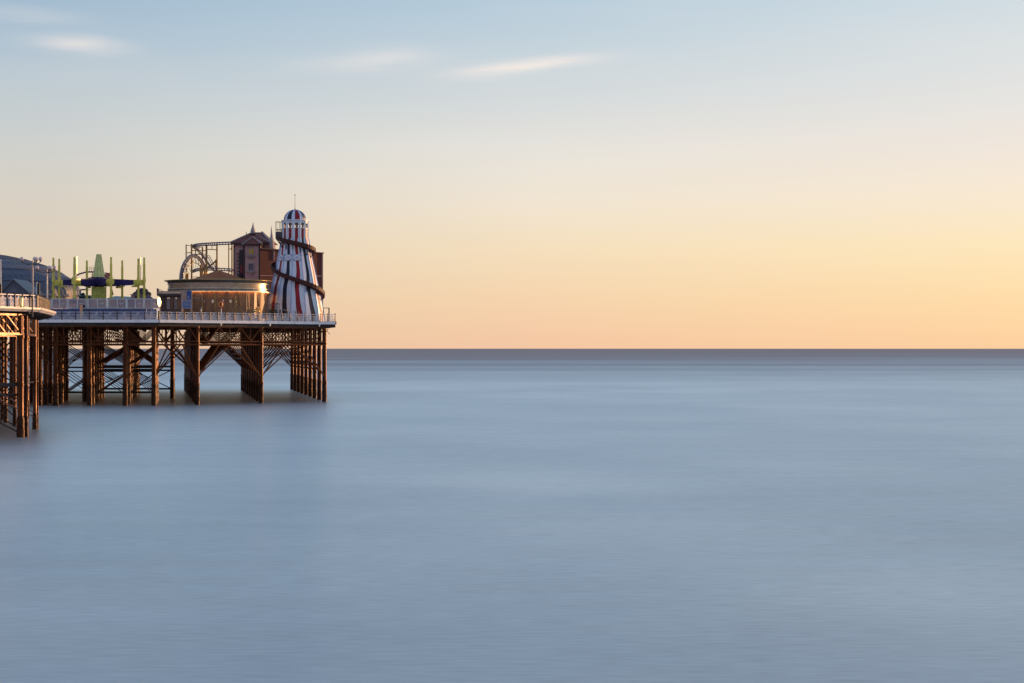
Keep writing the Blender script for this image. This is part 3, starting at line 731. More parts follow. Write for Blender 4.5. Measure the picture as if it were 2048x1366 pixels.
    for g in range(G):
        a = radians(VA+13-14)+radians(45)*(g//2)+(radians(28) if g % 2 else 0)
        pts = [Vector((cx+(Rd+.015)*cos(e)*cos(a), cy+(Rd+.015)*cos(e)*sin(a), z2+.12+(Hd+.015)*sin(e))) for e in [pi/2*j/8 for j in range(9)]]
        m.path(pts, .03, n=5)
    m.build('dome_ribs', HRIB, t)
    m = MB(); zt2 = z2+.12+Hd; m.tube((cx, cy, zt2-.05), (cx, cy, zt2+.25), .09, .05, n=8); m.tube((cx, cy, zt2), (cx, cy, Z(391, D)), .035, .02, n=6); m.sphere((cx, cy, Z(390, D)), .09, 8)
    m.build('flag_mast', mat('mast_red', (.22, .05, .05), .5), t)
    # spiral slide, start at the left platform, two turns clockwise across the front
    key = [(-180, Z(473, D)), (0, Z(500, D)), (180, Z(531, D)), (360, Z(587, D)), (475, Z(621, D))]
    def zat(th):
        for (a, za), (b_, zb) in zip(key, key[1:]):
            if th <= b_: return za+(zb-za)*(th-a)/(b_-a)
        return key[-1][1]
    m = MB(); n = 150; rows = []
    for i in range(n+1):
        th = -165+(475+165)*i/n; z = zat(th); zz = .5*z+.25*zat(th-14)+.25*zat(th+14); z = zz
        a = radians(th+VA+90); r = rad(z)+.12; ro = r+.60; h = .34
        rows.append([Vector((cx+q*cos(a), cy+q*sin(a), zq)) for q, zq in ((r, z), (r, z-.30), (r+.1, z-.36), (ro-.08, z-.36), (ro, z-.28), (ro, z+h*.55), (ro+.06, z+h*.55), (ro+.06, z-.34), (ro-.1, z-.44), (r+.0, z-.44))])
    k = len(rows[0]); vs = [v for r_ in rows for v in r_]
    fs = [(i*k+j, i*k+(j+1) % k, (i+1)*k+(j+1) % k, (i+1)*k+j) for i in range(n) for j in range(k)]
    m.add(vs, fs+[tuple(range(k))[::-1], tuple(n*k+j for j in range(k))]); m.build('spiral_slide', SLIDE, t)
    m = MB()
    for i in range(1, n, 2):
        p_, q_ = rows[i][6], rows[i][7]; m.bar(p_+UP*.02, q_, .05, .05)
    m.build('slide_battens', mat('slide_batten', (.045, .024, .018), .5), t)
    for th in list(range(-150, -10, 26))+list(range(196, 350, 25)):
        z = zat(th); a = radians(th+VA+90); r = rad(z)+.12
        m = MB(); o_ = Vector((cx+(r+.55)*cos(a), cy+(r+.55)*sin(a), z-.42)); i_ = Vector((cx+(rad(z-1.3)+.03)*cos(a), cy+(rad(z-1.3)+.03)*sin(a), z-1.35)); o2 = Vector((cx+r*cos(a), cy+r*sin(a), z-.42))
        m.bar(o_, i_, .07, .07); m.bar(o2, i_, .07, .07); m.build('slide_bracket', NAVY, t)
    # caged landing platform
    xl, xr = X(552.5, D), X(567, D); zf, zm, ztp = Z(477, D), Z(459.5, D), Z(444, D); m = MB()
    m.box(xl, xr+.5, cy-.75, cy+.75, zf-.15, zf)
    m.build('platform_floor', TIMB, t)
    m = MB()
    for yy in (cy-.72, cy+.72):
        m.box(xl, xr, yy-.02, yy+.02, zf, zm-.35)
    m.box(xl-.02, xl+.02, cy-.7, cy+.7, zf, zm-.35)
    m.build('platform_panel', mat('platform_boards', (.10, .085, .09), .6), t)
    m = MB()
    for yy in (cy-.74, cy+.74):
        for i in range(5): xx = xl+(xr-xl)*i/4; m.bar((xx, yy, zf), (xx, yy, ztp if i % 2 == 0 else zm+.1), .05, .05)
        for zz in (zm, zm-.35, ztp): m.bar((xl, yy, zz), (xr+.2, yy, zz), .05, .05)
    for zz in (zm, ztp): m.bar((xl, cy-.74, zz), (xl, cy+.74, zz), .05, .05)
    m.build('platform_cage', BLACK, t)
    m = MB(); m.bar((xl+.1, cy-.6, zf-.15), (cx-1.9, cy-.5, zf-1.1), .07); m.bar((xl+.1, cy+.6, zf-.15), (cx-1.9, cy+.5, zf-1.1), .07); m.build('platform_brace', NAVY, t)
tower()

# ------------------------------------------------------------------ haunted castle with oxblood shed
def castle():
    D = 293.0; s = D/F
    t = thing('castle_ride_building', (X(500, D), D, DZ), 'pink haunted castle with brown hipped roof and pointed stone finials', 'building')
    m = MB(); m.box(X(467, D), X(541, D), D, D+6.5, DZ, Z(487, D)); m.build('wall', PINK, t)
    # main hipped roof
    xl, xr, yf, yb, ze, zp = X(461.5, D), X(543, D), D-.5, D+7, Z(485.5, D), Z(462, D); xm = X(506, D)
    m = MB(); m.add([(xl, yf, ze), (xr, yf, ze), (xr, yb, ze), (xl, yb, ze), (xm-.35, D+3.2, zp), (xm+.9, D+3.2, zp)], [(0, 1, 5, 4), (1, 2, 5), (2, 3, 4, 5), (3, 0, 4), (3, 2, 1, 0)])
    roof = m.build('roof', TILE, t)
    m = MB(); m.box(xl, xr, yf, yf+.1, ze-.28, ze-.003); m.build('eaves_board', TIMB, roof)
    m = MB()
    for a, b_ in (((xr, yf, ze), (xm+.9, D+3.2, zp)), ((xl, yf, ze), (xm-.35, D+3.2, zp)), ((xr, yb, ze), (xm+.9, D+3.2, zp))): m.bar(Vector(a)+UP*.06, Vector(b_)+UP*.06, .22, .14)
    m.build('hip_capping', STONE, roof)
    m = MB(); g = P(515, 473, D-.1)
    for k in range(7):
        a = P(514+k*4.4, 468.5+k*2.6, D); m.bar(a, a+Vector((.4, -2.2, -.25))*(.35+.13*k)-UP*.1, .13, .1)
    m.build('rafter', STONE, roof)
    # front tower
    F2 = D-2.6; xl, xr = X(488, F2), X(519.5, F2); m = MB(); m.box(xl, xr, F2, D-.003, DZ, Z(491, F2)); ft = m.build('front_tower', PINK, t)
    m = MB()
    for xx in (xl+.02, xr-.02): m.box(xx-.13, xx+.13, F2-.06, F2+.12, DZ, Z(491, F2))
    m.box(xl-.3, xr+.35, F2-.3, F2+.1, Z(491.5, F2), Z(487.5, F2)); m.build('timber_frame', TIMB, ft)
    m = MB(); p1, p2, pk = P(484, 489, F2-.35), P(524, 487.5, F2-.35), P(503.5, 473.5, F2-.35)
    p3, p4 = P(492, 478, F2-.35), P(514, 478, F2-.35)
    back = EY*3.4
    m.add([p1, p2, pk+EY*1.2, p1+back, p2+back, pk+back], [(0, 1, 2), (1, 4, 5, 2), (0, 2, 5, 3), (0, 3, 4, 1), (3, 5, 4)]); m.build('porch_roof', TILE, ft)
    m = MB(); m.bar(p1+UP*.05, pk+EY*1.1+UP*.05, .15); m.bar(p2+UP*.05, pk+EY*1.1+UP*.05, .15); m.build('verge', STONE, ft)
    for (y0, y1, gm) in ((497, 508.5, YELW), (527.5, 540, BLUEG)):
        x0, x1 = X(497.8, F2), X(506.8, F2)
        m = MB(); m.box(x0, x1, F2-.03, F2+.02, Z(y1, F2), Z(y0, F2)); w = m.build('window', gm, ft)
        m = MB(); z0, z1 = Z(y1, F2), Z(y0, F2)
        for (a, b_, c, d) in ((x0-.12, x0, z0-.12, z1+.12), (x1, x1+.12, z0-.12, z1+.12), (x0, x1, z1, z1+.12), (x0, x1, z0-.12, z0), (( x0+x1)/2-.03, (x0+x1)/2+.03, z0, z1)): m.box(a, b_, F2-.09, F2-.01, c, d)
        m.build('frame', STONE, w)
        m = MB(); m.box(x0-.3, x1+.25, F2-.3, F2-.003, z0-.36, z0-.2); m.box(x0+.1, x0+.3, F2-.2, F2-.003, z0-.7, z0-.36); m.box(x1-.2, x1, F2-.2, F2-.003, z0-.7, z0-.36); m.build('sill', STONE, w)
    # dark gothic ornament in the recess left of the front tower
    m = MB(); m.box(X(479, D), X(486, D), D-.35, D-.003, Z(553, D), Z(500, D))
    for k in range(7): m.box(X(474.5+1.5*(k % 2), D), X(480, D), D-.5, D-.36, Z(551-7*k, D), Z(548.5-7*k, D))
    m.sphere(P(480, 551, D-.6), .42, 8)
    m.build('gothic_ornament', mat('ornament_dark', (.035, .025, .035), .6), t)
    m = MB(); m.box(X(482, D), X(485.5, D), D-.42, D-.36, Z(551, D), Z(530, D)); m.build('red_banner', mat('banner_red', (.30, .03, .025), .6), t)
    m = MB()
    for px in (467.6, 487): m.box(X(px-.8, D), X(px+.8, D), D-.2, D-.003, DZ, Z(488, D))
    m.build('corner_post', TIMB, t)
    # finials: leaning stone spikes
    for (px, yb_, yt, w, DD, lean) in ((505.5, 467, 443.5, 5.2, D+2.4, .3), (544, 500, 450.5, 6.0, D-.8, -.25)):
        m = MB(); hb = Z(yb_, DD); ht = Z(yt, DD); r = w*DD/F
        for j in range(5):
            pass
        pr = [(r*1.0, hb), (r*.95, hb+(ht-hb)*.18), (r*.7, hb+(ht-hb)*.40), (r*.42, hb+(ht-hb)*.55), (r*.2, hb+(ht-hb)*.78), (.01, ht)]
        m.lathe(X(px, DD), DD, pr, n=6); m.v = [Vector((v.x+lean*.12*(v.z-hb), v.y, v.z)) for v in m.v]
        m.build('stone_finial', STONE, t)
        if px > 520:
            m = MB(); m.box(X(537.5, DD), X(549.5, DD), DD-.5, DD+.6, Z(521, DD), Z(497.5, DD)); m.build('turret_wall', STONE, t)
    m = MB(); m.bar(P(492.5, 474, D), P(492.5, 463.5, D), .08); m.build('rod', BLACK, t)
    # shed
    a = Vector((X(520, 290), 290, 0)); c = a+U*11.7; d = V*7
    sh = thing('ride_shed', (a.x, a.y, DZ), 'plain dark red shed wall behind the striped tower', 'shed')
    zl, zr = Z(497.5, 290), Z(506.5, 298); m = MB()
    m.add([a+UP*DZ, c+UP*DZ, c+d+UP*DZ, a+d+UP*DZ, a+UP*zl, c+UP*zr, c+d+UP*zr, a+d+UP*zl], [(0, 1, 5, 4), (1, 2, 6, 5), (2, 3, 7, 6), (3, 0, 4, 7), (4, 5, 6, 7), (3, 2, 1, 0)])
    m.build('wall', SHED, sh)
    nrm = Vector((U.y, -U.x, 0)); m = MB(); m.bar(a+UP*(zl+.04)+nrm*.1-U*.1, c+UP*(zr+.04)+nrm*.1+U*.1, .3, .16); m.build('roof_edge', TIMB, sh)
    m = MB(); m.bar(a+UP*Z(551, 290)+nrm*.03, c+UP*Z(552, 298)+nrm*.03, .04, .10); m.bar(c+UP*DZ+nrm*.03-U*.05, c+UP*zr+nrm*.03-U*.05, .05, .22); m.build('cladding_trim', PINK, sh)
castle()

# ------------------------------------------------------------------ roller coaster
def coaster():
    D = 306.0; t = thing('roller_coaster', (X(410, D), D, DZ), 'roller coaster with mustard yellow posts, blue track and a grey loop', 'roller coaster')
    def rail_track(pts, side, mt, name='track', gauge=.55, r=.07, sp=.55):
        m = MB(); L_ = [p+side*gauge for p in pts]; R_ = [p-side*gauge for p in pts]; mid = [p-UP*.32 for p in pts]
        m.path(L_, r); m.path(R_, r); m.path(mid, r*1.35)
        for i in range(len(pts)): m.bar(L_[i], R_[i], .07); m.bar(L_[i], mid[i], .06); m.bar(R_[i], mid[i], .06)
        return m.build(name, mt, t)
    # upper curve
    def curve(ctrl, n=30):
        out = []
        for i in range(n+1):
            u = i/n*(len(ctrl)-1); k = min(int(u), len(ctrl)-2); f = u-k
            p0, p1, p2, p3 = ctrl[max(0, k-1)], ctrl[k], ctrl[k+1], ctrl[min(len(ctrl)-1, k+2)]
            out.append(.5*((2*p1)+(p2-p0)*f+(2*p0-5*p1+4*p2-p3)*f*f+(3*p1-p0-3*p2+p3)*f**3))
        return out
    up = curve([P(396, 497, D+4), P(388, 492, D+2), P(390, 489, D), P(405, 487, D-1.5), P(430, 485.5, D-2), P(465, 484, D-2)], 34)
    rail_track(up, EY, TRACKB)
    lo = curve([P(385, 541, D+5), P(398, 537, D+3), P(425, 536, D), P(466, 538, D-1)], 26); rail_track(lo, EY, TRACKB)
    dn = curve([P(384, 490, D+1), P(395, 498, D+1), P(410, 515, D+1.5), P(424, 535, D+2), P(436, 546, D+2)], 26); rail_track(dn, EY, TRACKB, gauge=.35, r=.05)
    ri = curve([P(414, 535, D+1), P(425, 528, D+.5), P(432, 521, D)], 6); m = MB(); m.path(ri, .12); m.build('stair_rail', MUST, t)
    m = MB(); m.bar(P(431.5, 519, D), P(431.5, 540, D), .14); m.build('post', MUST, t)
    # loop: a slightly turned ring seen obliquely
    m = MB(); cx, cz = X(390, D), Z(562, D); n = 40; ra, rb = 1.95, 3.75
    ring = []
    for i in range(n+1):
        a = pi*-.08+pi*1.16*i/n; ring.append(Vector((cx+(ra-.158*2.6)*cos(a), D-1+2.6*cos(a), cz+rb*sin(a))))
    for off, r in ((EY*.35+EX*.12, .17), (-EY*.35-EX*.12, .13)): m.path([p+off for p in ring], r, n=8)
    m.path([Vector((cx+(p.x-cx)*1.06, p.y, cz+(p.z-cz)*1.06)) for p in ring], .13, n=8)
    m.build('loop_track', TRACKG, t, smooth=False)
    m = MB()
    for i in range(0, n+1, 3):
        m2 = MB(); m2.bar(ring[i]+EY*.35, ring[i]-EY*.35, .10); m2.build('loop_tie', MUST, t)
    for i in range(4, n-3, 3):
        p = ring[i]; q = Vector((cx+(p.x-cx)*.70, p.y+.8, cz+(p.z-cz)*.74)); m.bar(p, q, .07)
        p2 = ring[i+3]; q2 = Vector((cx+(p2.x-cx)*.70, p2.y+.8, cz+(p2.z-cz)*.74)); m.bar(q, q2, .08); m.bar(p, q2, .05)
        q3 = Vector((cx+(p.x-cx)*.42, p.y+1.2, cz+(p.z-cz)*.5)); m.bar(q, q3, .05)
    m.build('loop_lattice', MUST, t)
    for (px, y0, w, dd) in ((372.3, 489, .16, 0), (383.3, 488, .24, -1), (413, 489, .27, -1), (405, 494, .22, 2), (434, 487, .22, 0), (457.5, 486, .15, -1), (464, 486, .2, 0)):
        m = MB(); q = P(px, y0, D+dd); m.bar((q.x, q.y, DZ), q, w); m.build('post', MUST, t)
    for (px, y0, y1) in ((375, 558, 547), (402, 560, 530), (410, 560, 538)):
        m = MB(); q = P(px, y1, D-2); m.bar((q.x, q.y, DZ), q, .55, .3); m.build('loop_pier', MUST, t)
    for (x0, y0, x1, y1, w) in ((372.3, 490, 383, 492, .10), (372.3, 505.5, 383, 505.5, .12), (383, 508.5, 405, 508.5, .13), (383, 495, 405, 494, .1), (383, 501, 413, 501, .12), (413, 491, 434, 491, .1), (413, 498.5, 434, 499.5, .13), (424, 491, 424, 498, .09),
                             (457.5, 498, 464, 498, .1), (457.5, 488, 464, 488, .08), (391, 492, 391, 508, .14), (398, 493, 398, 508, .1), (384, 554, 402, 554, .1), (374, 509, 377, 519, .04), (379, 509, 376, 519, .04), (405, 508.5, 413, 508.5, .1), (457.5, 544, 464, 544, .08), (464, 490, 461, 500, .06)):
        m = MB(); m.bar(P(x0, y0, D-.1), P(x1, y1, D-.1), w); m.build('cross_member', MUST, t)
    for (x0, y0, x1, y1, k) in ((406, 511, 416, 538, 7), (414, 511, 427, 536, 7)):
        m = MB(); a, c = P(x0, y0, D+2.5), P(x1, y1, D+2.5); m.bar(a, c, .08); m.bar(a+EX*.35, c+EX*.35, .08)
        for i in range(k): q = a.lerp(c, i/k); m.bar(q-EX*.05, q+EX*.45, .07)
        m.build('lift_ladder', TRACKB, t)
    m = MB(); m.bar(P(391.5, 516, D), P(391.5, 512, D), .35, .35); m.sphere(P(391.5, 511.5, D), .16, 8); m.build('loop_beacon', BLACK, t)
coaster()

# ------------------------------------------------------------------ carousel
def carousel():
    D = 278; cx, cy = X(437.5, D), D; t = thing('carousel', (cx, cy, DZ), 'round carousel with banded cream and brown canopy and a brown tent roof', 'carousel')
    R = 7.12; y = lambda v: Z(v, D-R*.8)+.0
    def zz(v): return Z(v, D-6)
    prof = [(R*1.0, zz(583)), (R*1.0, zz(581)), (R*.985, zz(580.5)), (R*.984, zz(577.5)), (R*.992, zz(577)), (R*.992, zz(575.7)), (R*.976, zz(575.2)), (R*.974, zz(567.5)), (R*.99, zz(567)), (R*.99, zz(566)), (R*.978, zz(565.6)), (R*1.0, zz(561)), (R*1.045, zz(560.4)), (R*1.05, zz(558.8)), (R*.97, zz(558.2))]
    mm = [1, 1, 0, 1, 1, 1, 2, 2, 1, 1, 0, 0, 3, 3]
    m = MB(); m.lathe(cx, cy, prof, n=96, m=mm); m.build('rounding_board', [C_GREY, C_CREAM, C_BROWN, GOLD], t, smooth=True)
    m = MB(); m.lathe(cx, cy, [(R*.98, zz(582.5)), (R*.55, zz(580)), (.01, zz(580))], n=64); m.build('ceiling', mat('ceiling_glow_paint', (.70, .33, .07), .5), t)  # warm glow under the canopy put into the ceiling colour
    m = MB(); m.lathe(cx, cy, [(R*.945, zz(582.9)), (R*.965, zz(582.9)), (R*.965, zz(582.2)), (R*.945, zz(582.2)), (R*.945, zz(582.9))], n=64)
    m.build('bulb_ring', mat('warm_bulbs', (.9, .5, .2), .5, emit=((1., .48, .14), 8.0)), t)
    # tent roof, gently concave
    m = MB(); zt, ze = Z(541, D), Z(561, D)
    pr = [(R*.985, zz(559)), (4.3, Z(560, D)), (3.2, Z(556.5, D)), (2.0, Z(550, D)), (1.0, Z(545, D)), (.3, Z(541.6, D)), (.01, Z(541, D))]
    m.lathe(cx, cy, pr, n=24); m.build('tent_roof', CANVAS, t)
    m = MB(); m.sphere((cx, cy, Z(540.5, D)), .14, 8); m.build('finial', GOLD, t)
    # platform
    m = MB(); m.lathe(cx, cy, [(R*.97, DZ), (R*.97, DZ+.45), (R*.9, DZ+.5), (.01, DZ+.5)], n=64); m.build('platform', CURT, t, smooth=True)
    # panelled wall with folds: 24 bays
    nb = 30; rw = 6.60; zb, zt_ = DZ+.5, zz(582.6)
    m = MB()
    for i in range(nb*4):
        a0 = 2*pi*i/(nb*4); a1 = 2*pi*(i+1)/(nb*4); fr = lambda i: rw+(.08, 0, -.05, 0)[i % 4]
        m.add([(cx+fr(i)*cos(a0), cy+fr(i)*sin(a0), zb), (cx+fr(i+1)*cos(a1), cy+fr(i+1)*sin(a1), zb), (cx+(fr(i+1)+.1)*cos(a1), cy+(fr(i+1)+.1)*sin(a1), zt_), (cx+(fr(i)+.1)*cos(a0), cy+(fr(i)+.1)*sin(a0), zt_)], [(0, 1, 2, 3)])
    m.build('side_curtain', CURT, t, smooth=True)
    for k in range(24):
        a = 2*pi*k/24+.07
        if sin(a) > .2: continue
        m = MB(); r0, r1 = rw+.13, rw+.16
        if cos(a) > .25:
            m.tube((cx+r0*cos(a), cy+r0*sin(a), DZ+.5+1.6), (cx+r1*cos(a-.05), cy+r1*sin(a-.05), zt_-.2), .06, .03, n=6); m.build('curtain_fold', CURT2, t)
        else:
            m.tube((cx+r0*cos(a), cy+r0*sin(a), DZ+.4), (cx+r0*cos(a), cy+r0*sin(a), zt_), .035, n=6); m.build('brass_pole', GOLD, t)
    def on_wall(px, py):
        u = (px-1024)/F; # intersect view ray with wall cylinder
        A = 1+u*u; B = -2*(u*cx+cy); Cc = cx*cx+cy*cy-(rw+.14)**2; yy = (-B-sqrt(B*B-4*A*Cc))/(2*A); return Vector((u*yy, yy, Z(py, yy)))
    for (px, py, sz) in ((425.5, 602.5, .17), (445.5, 602, .15), (460.8, 602.3, .17), (408.5, 603, .12)):
        c = on_wall(px, py); n = Vector((c.x-cx, c.y-cy, 0)).normalized(); tg = Vector((-n.y, n.x, 0)); m = MB(); N_ = 16
        vs = [c+tg*sz*cos(2*pi*i/N_)+UP*sz*1.5*sin(2*pi*i/N_) for i in range(N_)]; m.add(vs+[v+n*.04 for v in vs], [(i, (i+1) % N_, N_+(i+1) % N_, N_+i) for i in range(N_)]+[tuple(range(N_, 2*N_))])
        o = m.build('mirror_oval', MIRR, t)
    m = MB()
    for k in range(34):
        c = on_wall(417+k*1.5, 595.5+.8*sin(k*1.3)); m.sphere(c, .055, 6)
    m.build('scroll_trim', GOLD, t)
    m = MB(); rs = random.Random(3)
    for k in range(26):
        c = on_wall(388+rs.uniform(0, 18), rs.uniform(586, 600)); m.sphere(c, rs.uniform(.03, .09), 6)
    m.build('painted_flowers', mat('flower_cream', (.55, .45, .40), .5), t)
    # gilded ornaments
    for (px, y0, y1, w) in ((471, 592, 616, 1.8), (517.5, 613, 626, 1.8), (508.5, 618, 625, 2.2)):
        c0, c1 = on_wall(px, y0), on_wall(px, y1); w *= D/F; m = MB()
        for k in range(10): c = c0.lerp(c1, (k+.5)/10); m.sphere(c+Vector((.08*sin(k*2.), -.05, 0)), w*(.75-.35*abs(k-5)/6), 8)
        m.build('gilded_carving', BRASS, t, smooth=True)
carousel()

# ------------------------------------------------------------------ things in front of the carousel
D = 266; cq = X(339, D)
t = thing('ticket_kiosk', (cq, D, DZ), 'low brown kiosk with projecting striped awning left of the carousel', 'kiosk')
m = MB(); m.box(X(316.5, D), X(367, D), D-.6, D+1.2, Z(588, D), Z(586, D), 1); m.box(X(318, D), X(366, D), D-.62, D+1.2, Z(586, D)+.002, Z(584.6, D), 2); m.box(X(316, D), X(366.5, D), D-.6, D+1.2, Z(584.6, D)+.003, Z(582.3, D), 1); m.box(X(318, D), X(365, D), D-.7, D+1.2, Z(592.5, D), Z(588, D)-.003, 0)
m.build('awning', [TIMB, C_BROWN, C_CREAM], t)
m = MB(); p = [P(313.5, 576, D-.4), P(313.5, 592, D-.4), P(318, 590, D-.4), P(318, 580, D-.4)]
m.add(p+[v+EY*.12 for v in p], [(0, 1, 2, 3), (7, 6, 5, 4), (0, 4, 5, 1), (1, 5, 6, 2), (2, 6, 7, 3), (3, 7, 4, 0)]); m.bar(P(313.7, 576.4, D-.3), P(330, 584, D-.3), .06); m.build('awning_bracket', TIMB, t)
m = MB(); m.box(X(320, D), X(364, D), D+.3, D+1.1, DZ, Z(592, D)); m.build('booth', mat('kiosk_brown', (.16, .075, .06), .5, 0, (.09, .04, .035), (4, 1, .4), 2), t)
for k, (a, c, mt) in enumerate(((333, 339.5, STONE), (341, 346.5, CURT2), (348, 354, STONE), (355, 361.5, CURT2))):
    m = MB(); m.box(X(a, D), X(c, D), D+.2, D+.29, Z(618, D), Z(600, D)); m.build('window', mt, t)
    m = MB(); m.box(X(a, D), X(c, D), D+.2, D+.29, Z(598.5, D), Z(594.5, D)); m.build('window', MIRR if k in (0, 2) else STONE, t)
m = MB()
for px in (321, 331, 347.3, 362.5): m.bar((X(px, D), D-.5, DZ), (X(px, D), D-.5, Z(588, D)), .10)
m.build('awning_post', TIMB, t)
D = 264.4
t = thing('notice_board', (X(374, D), D, DZ), 'blue and tan framed notice board standing left of the carousel', 'sign')
m = MB()
for px in (362.8, 383.4): m.bar((X(px, D), D, DZ), (X(px, D), D, Z(579.5 if px < 370 else 581, D)), .10)
m.bar((X(362.8, D), D, Z(580.8, D)), (X(383.4, D), D, Z(580.8, D)), .08); m.bar((X(362.8, D), D, Z(599.5, D)), (X(383.4, D), D, Z(599.5, D)), .07); m.bar((X(372.8, D), D, Z(580.8, D)), (X(372.8, D), D, Z(599.5, D)), .05)
m.build('frame', STONE, t)
m = MB(); m.box(X(363.8, D), X(372.2, D), D-.03, D+.03, Z(598.8, D), Z(581.6, D)); m.build('panel', TAN, t)
m = MB(); m.box(X(373.4, D), X(382.6, D), D-.03, D+.03, Z(598.8, D), Z(581.6, D)); pb = m.build('panel', BLUES, t)
m = MB()
for k in range(5): m.box(X(375, D), X(375+5-(k % 2), D), D-.045, D-.032, Z(592.2+k*1.2, D), Z(591.8+k*1.2, D))
m.build('lettering', INK, pb)
m = MB(); m.box(X(364.4, D), X(382.4, D), D-.04, D+.04, Z(617.2, D), Z(601, D)); pw2 = m.build('panel', mat('notice_rim', (.33, .35, .46), .5), t)
m = MB(); m.box(X(366, D), X(381, D), D-.05, D-.043, Z(615.6, D), Z(602.7, D)); pb = m.build('face', SLBL, pw2)
m = MB()
for k, (a, c) in enumerate(((367.5, 378), (368, 380), (370, 377))):
    xx = a
    while xx < c: m.box(X(xx, D), X(xx+.8, D), D-.06, D-.052, Z(607.2+k*2.3, D), Z(606.4+k*2.3, D)); xx += 1.25
m.build('lettering', INK, pw2)
D = 267.4; q = P(441, 609, D)
t = thing('lifebuoy_housing', (q.x, q.y, DZ), 'orange and red lifebuoy box on a pole in front of the carousel curtain', 'lifebuoy')
m = MB(); m.tube((q.x+.08, q.y, DZ), (q.x+.08, q.y, q.z-.4), .05, n=8); m.build('pole', RAILW, t)
m = MB(); m.box(q.x-.26, q.x+.30, q.y+.02, q.y+.22, q.z-.55, q.z+.55); m.build('back_box', LRED, t)
m = MB(); N_ = 24; ang = [2*pi*i/N_ for i in range(N_+1)]; m.path([q+Vector((.03+.20*cos(a), -.06, .38*sin(a))) for a in ang], .10, n=8); m.build('ring', LORA, t, smooth=True)
D = 265.1; q = P(402.3, 616.5, D)
t = thing('pay_telescope', (q.x, q.y, DZ), 'small white coin telescope standing at the railing left of the lifebuoy', 'telescope')
m = MB(); m.tube((q.x, q.y, DZ), (q.x, q.y, q.z-.12), .07, .05, n=8); m.build('pedestal', WHITE, t)
m = MB(); m.tube(q-EX*.12-UP*.02, q+EX*.16+UP*.06, .09, .11, n=10); m.build('scope', STONE, t)
D = 275.0; q = P(545, 622, D)
t = thing('potted_shrub', (q.x, q.y, DZ), 'dark green shrub in a tub between the carousel and the striped tower', 'plant')
m = MB(); m.lathe(q.x, q.y, [(.3, DZ), (.42, DZ+.7), (.36, DZ+.7), (.01, DZ+.65)], n=12); m.build('tub', TIMB, t)
m = MB(); rs = random.Random(5)
for k in range(420):
    a = rs.uniform(0, 2*pi); r = .75*rs.random()**.5; h = rs.uniform(0, 1.0)*(1.25-.5*r)
    c = Vector((q.x+r*cos(a), q.y+r*sin(a)*.6, DZ+.65+h)); d1 = Vector((rs.uniform(-1, 1), rs.uniform(-1, 1), rs.uniform(-.3, 1))).normalized()*.13; d2 = d1.cross(Vector((rs.random(), rs.random(), .4))).normalized()*.05
    m.add([c, c+d1*.5+d2, c+d1, c+d1*.5-d2], [(0, 1, 2, 3)])
m.build('foliage', LEAF, t)
t = thing('queue_cage', (X(549, D), D+.6, DZ), 'small dark iron turnstile frame at the foot of the striped tower', 'turnstile')
m = MB()
for px in (542, 547, 552, 557.5): m.bar((X(px, D), D+.6, DZ), (X(px, D), D+.6, Z(607.5, D)), .06)
m.bar((X(541.5, D), D+.6, Z(607.5, D)), (X(558, D), D+.6, Z(607.5, D)), .09); m.bar((X(541.5, D), D+.6, Z(615, D)), (X(558, D), D+.6, Z(615, D)), .05); m.build('frame', BLACK, t)
m = MB(); m.box(X(549.3, D), X(551.5, D), D+.5, D+.7, DZ, Z(609, D)); m.build('panel', STONE, t)
D = 276.2; t = thing('picnic_table', (X(566, D), D, DZ), 'pale topped picnic table standing in front of the striped tower', 'table')
m = MB(); m.obox((X(566, D), D, Z(619.8, D)+.0), EX*.66, EY*.4, UP*.035); m.build('tabletop', GREYP, t)
for sx in (-1, 1):
    for sy in (-1, 1):
        m = MB(); m.bar((X(566, D)+sx*.55, D+sy*.5, DZ), (X(566, D)+sx*.35, D+sy*.25, Z(620.3, D)), .08); m.build('leg', TIMB, t)
D = 278.6; t = thing('bench', (X(595, D), D, DZ), 'low wooden bench back at the foot of the striped tower behind the railing', 'bench')
m = MB(); m.box(X(590, D), X(598, D), D-.05, D+.05, Z(625, D), Z(623, D)); m.build('backrest', mat('bench_wood', (.30, .18, .13), .6), t)
m = MB(); m.box(X(590, D), X(598, D), D-.5, D-.06, DZ+.4, DZ+.46); m.build('seat', mat('bench_wood_seat', (.30, .18, .13), .6), t)
for px in (590.5, 597.5): m = MB(); m.box(X(px, D)-.03, X(px, D)+.03, D-.45, D+.04, DZ, DZ+.4); m.bar((X(px, D), D, DZ+.4), (X(px, D), D, Z(624, D)), .05); m.build('leg', BLACK, t)
q = C1+V*1.5; D = q.y
t = thing('gate_frame', (X(652, D), D, DZ), 'open dark metal frame standing right of the striped tower at the corner', 'frame')
m = MB()
for px, w in ((646, .10), (658, .16)): m.bar((X(px, D), D, DZ), (X(px, D), D, Z(615.5, D)), w)
m.bar((X(645.5, D), D, Z(616, D)), (X(659, D), D, Z(616, D)), .09); m.build('frame', POSTD, t)
for k, (s, lb) in enumerate(((9.7, 'small cream floodlight under the deck edge below the lifebuoy'), (17.9, 'small cream floodlight under the deck edge below the striped tower'), (26.6, 'small cream floodlight under the deck edge near the outer corner'))):
    NU = Vector((U.y, -U.x, 0)); q = C0+U*s+NU*.28+UP*(DZ-.38)
    t = thing('floodlight', q, lb, 'floodlight', 'floodlights hung under the deck edge')
    m = MB(); m.bar(q-NU*.3, q+NU*.1-UP*.1, .06); m.build('bracket', BLACK, t)
    m = MB(); m.tube(q+NU*.1-UP*.02, q+NU*.22-UP*.3-U*.1, .15, .07, n=10); m.build('lamp_head', mat('flood_cream%d' % k, (.72, .60, .42), .4), t)

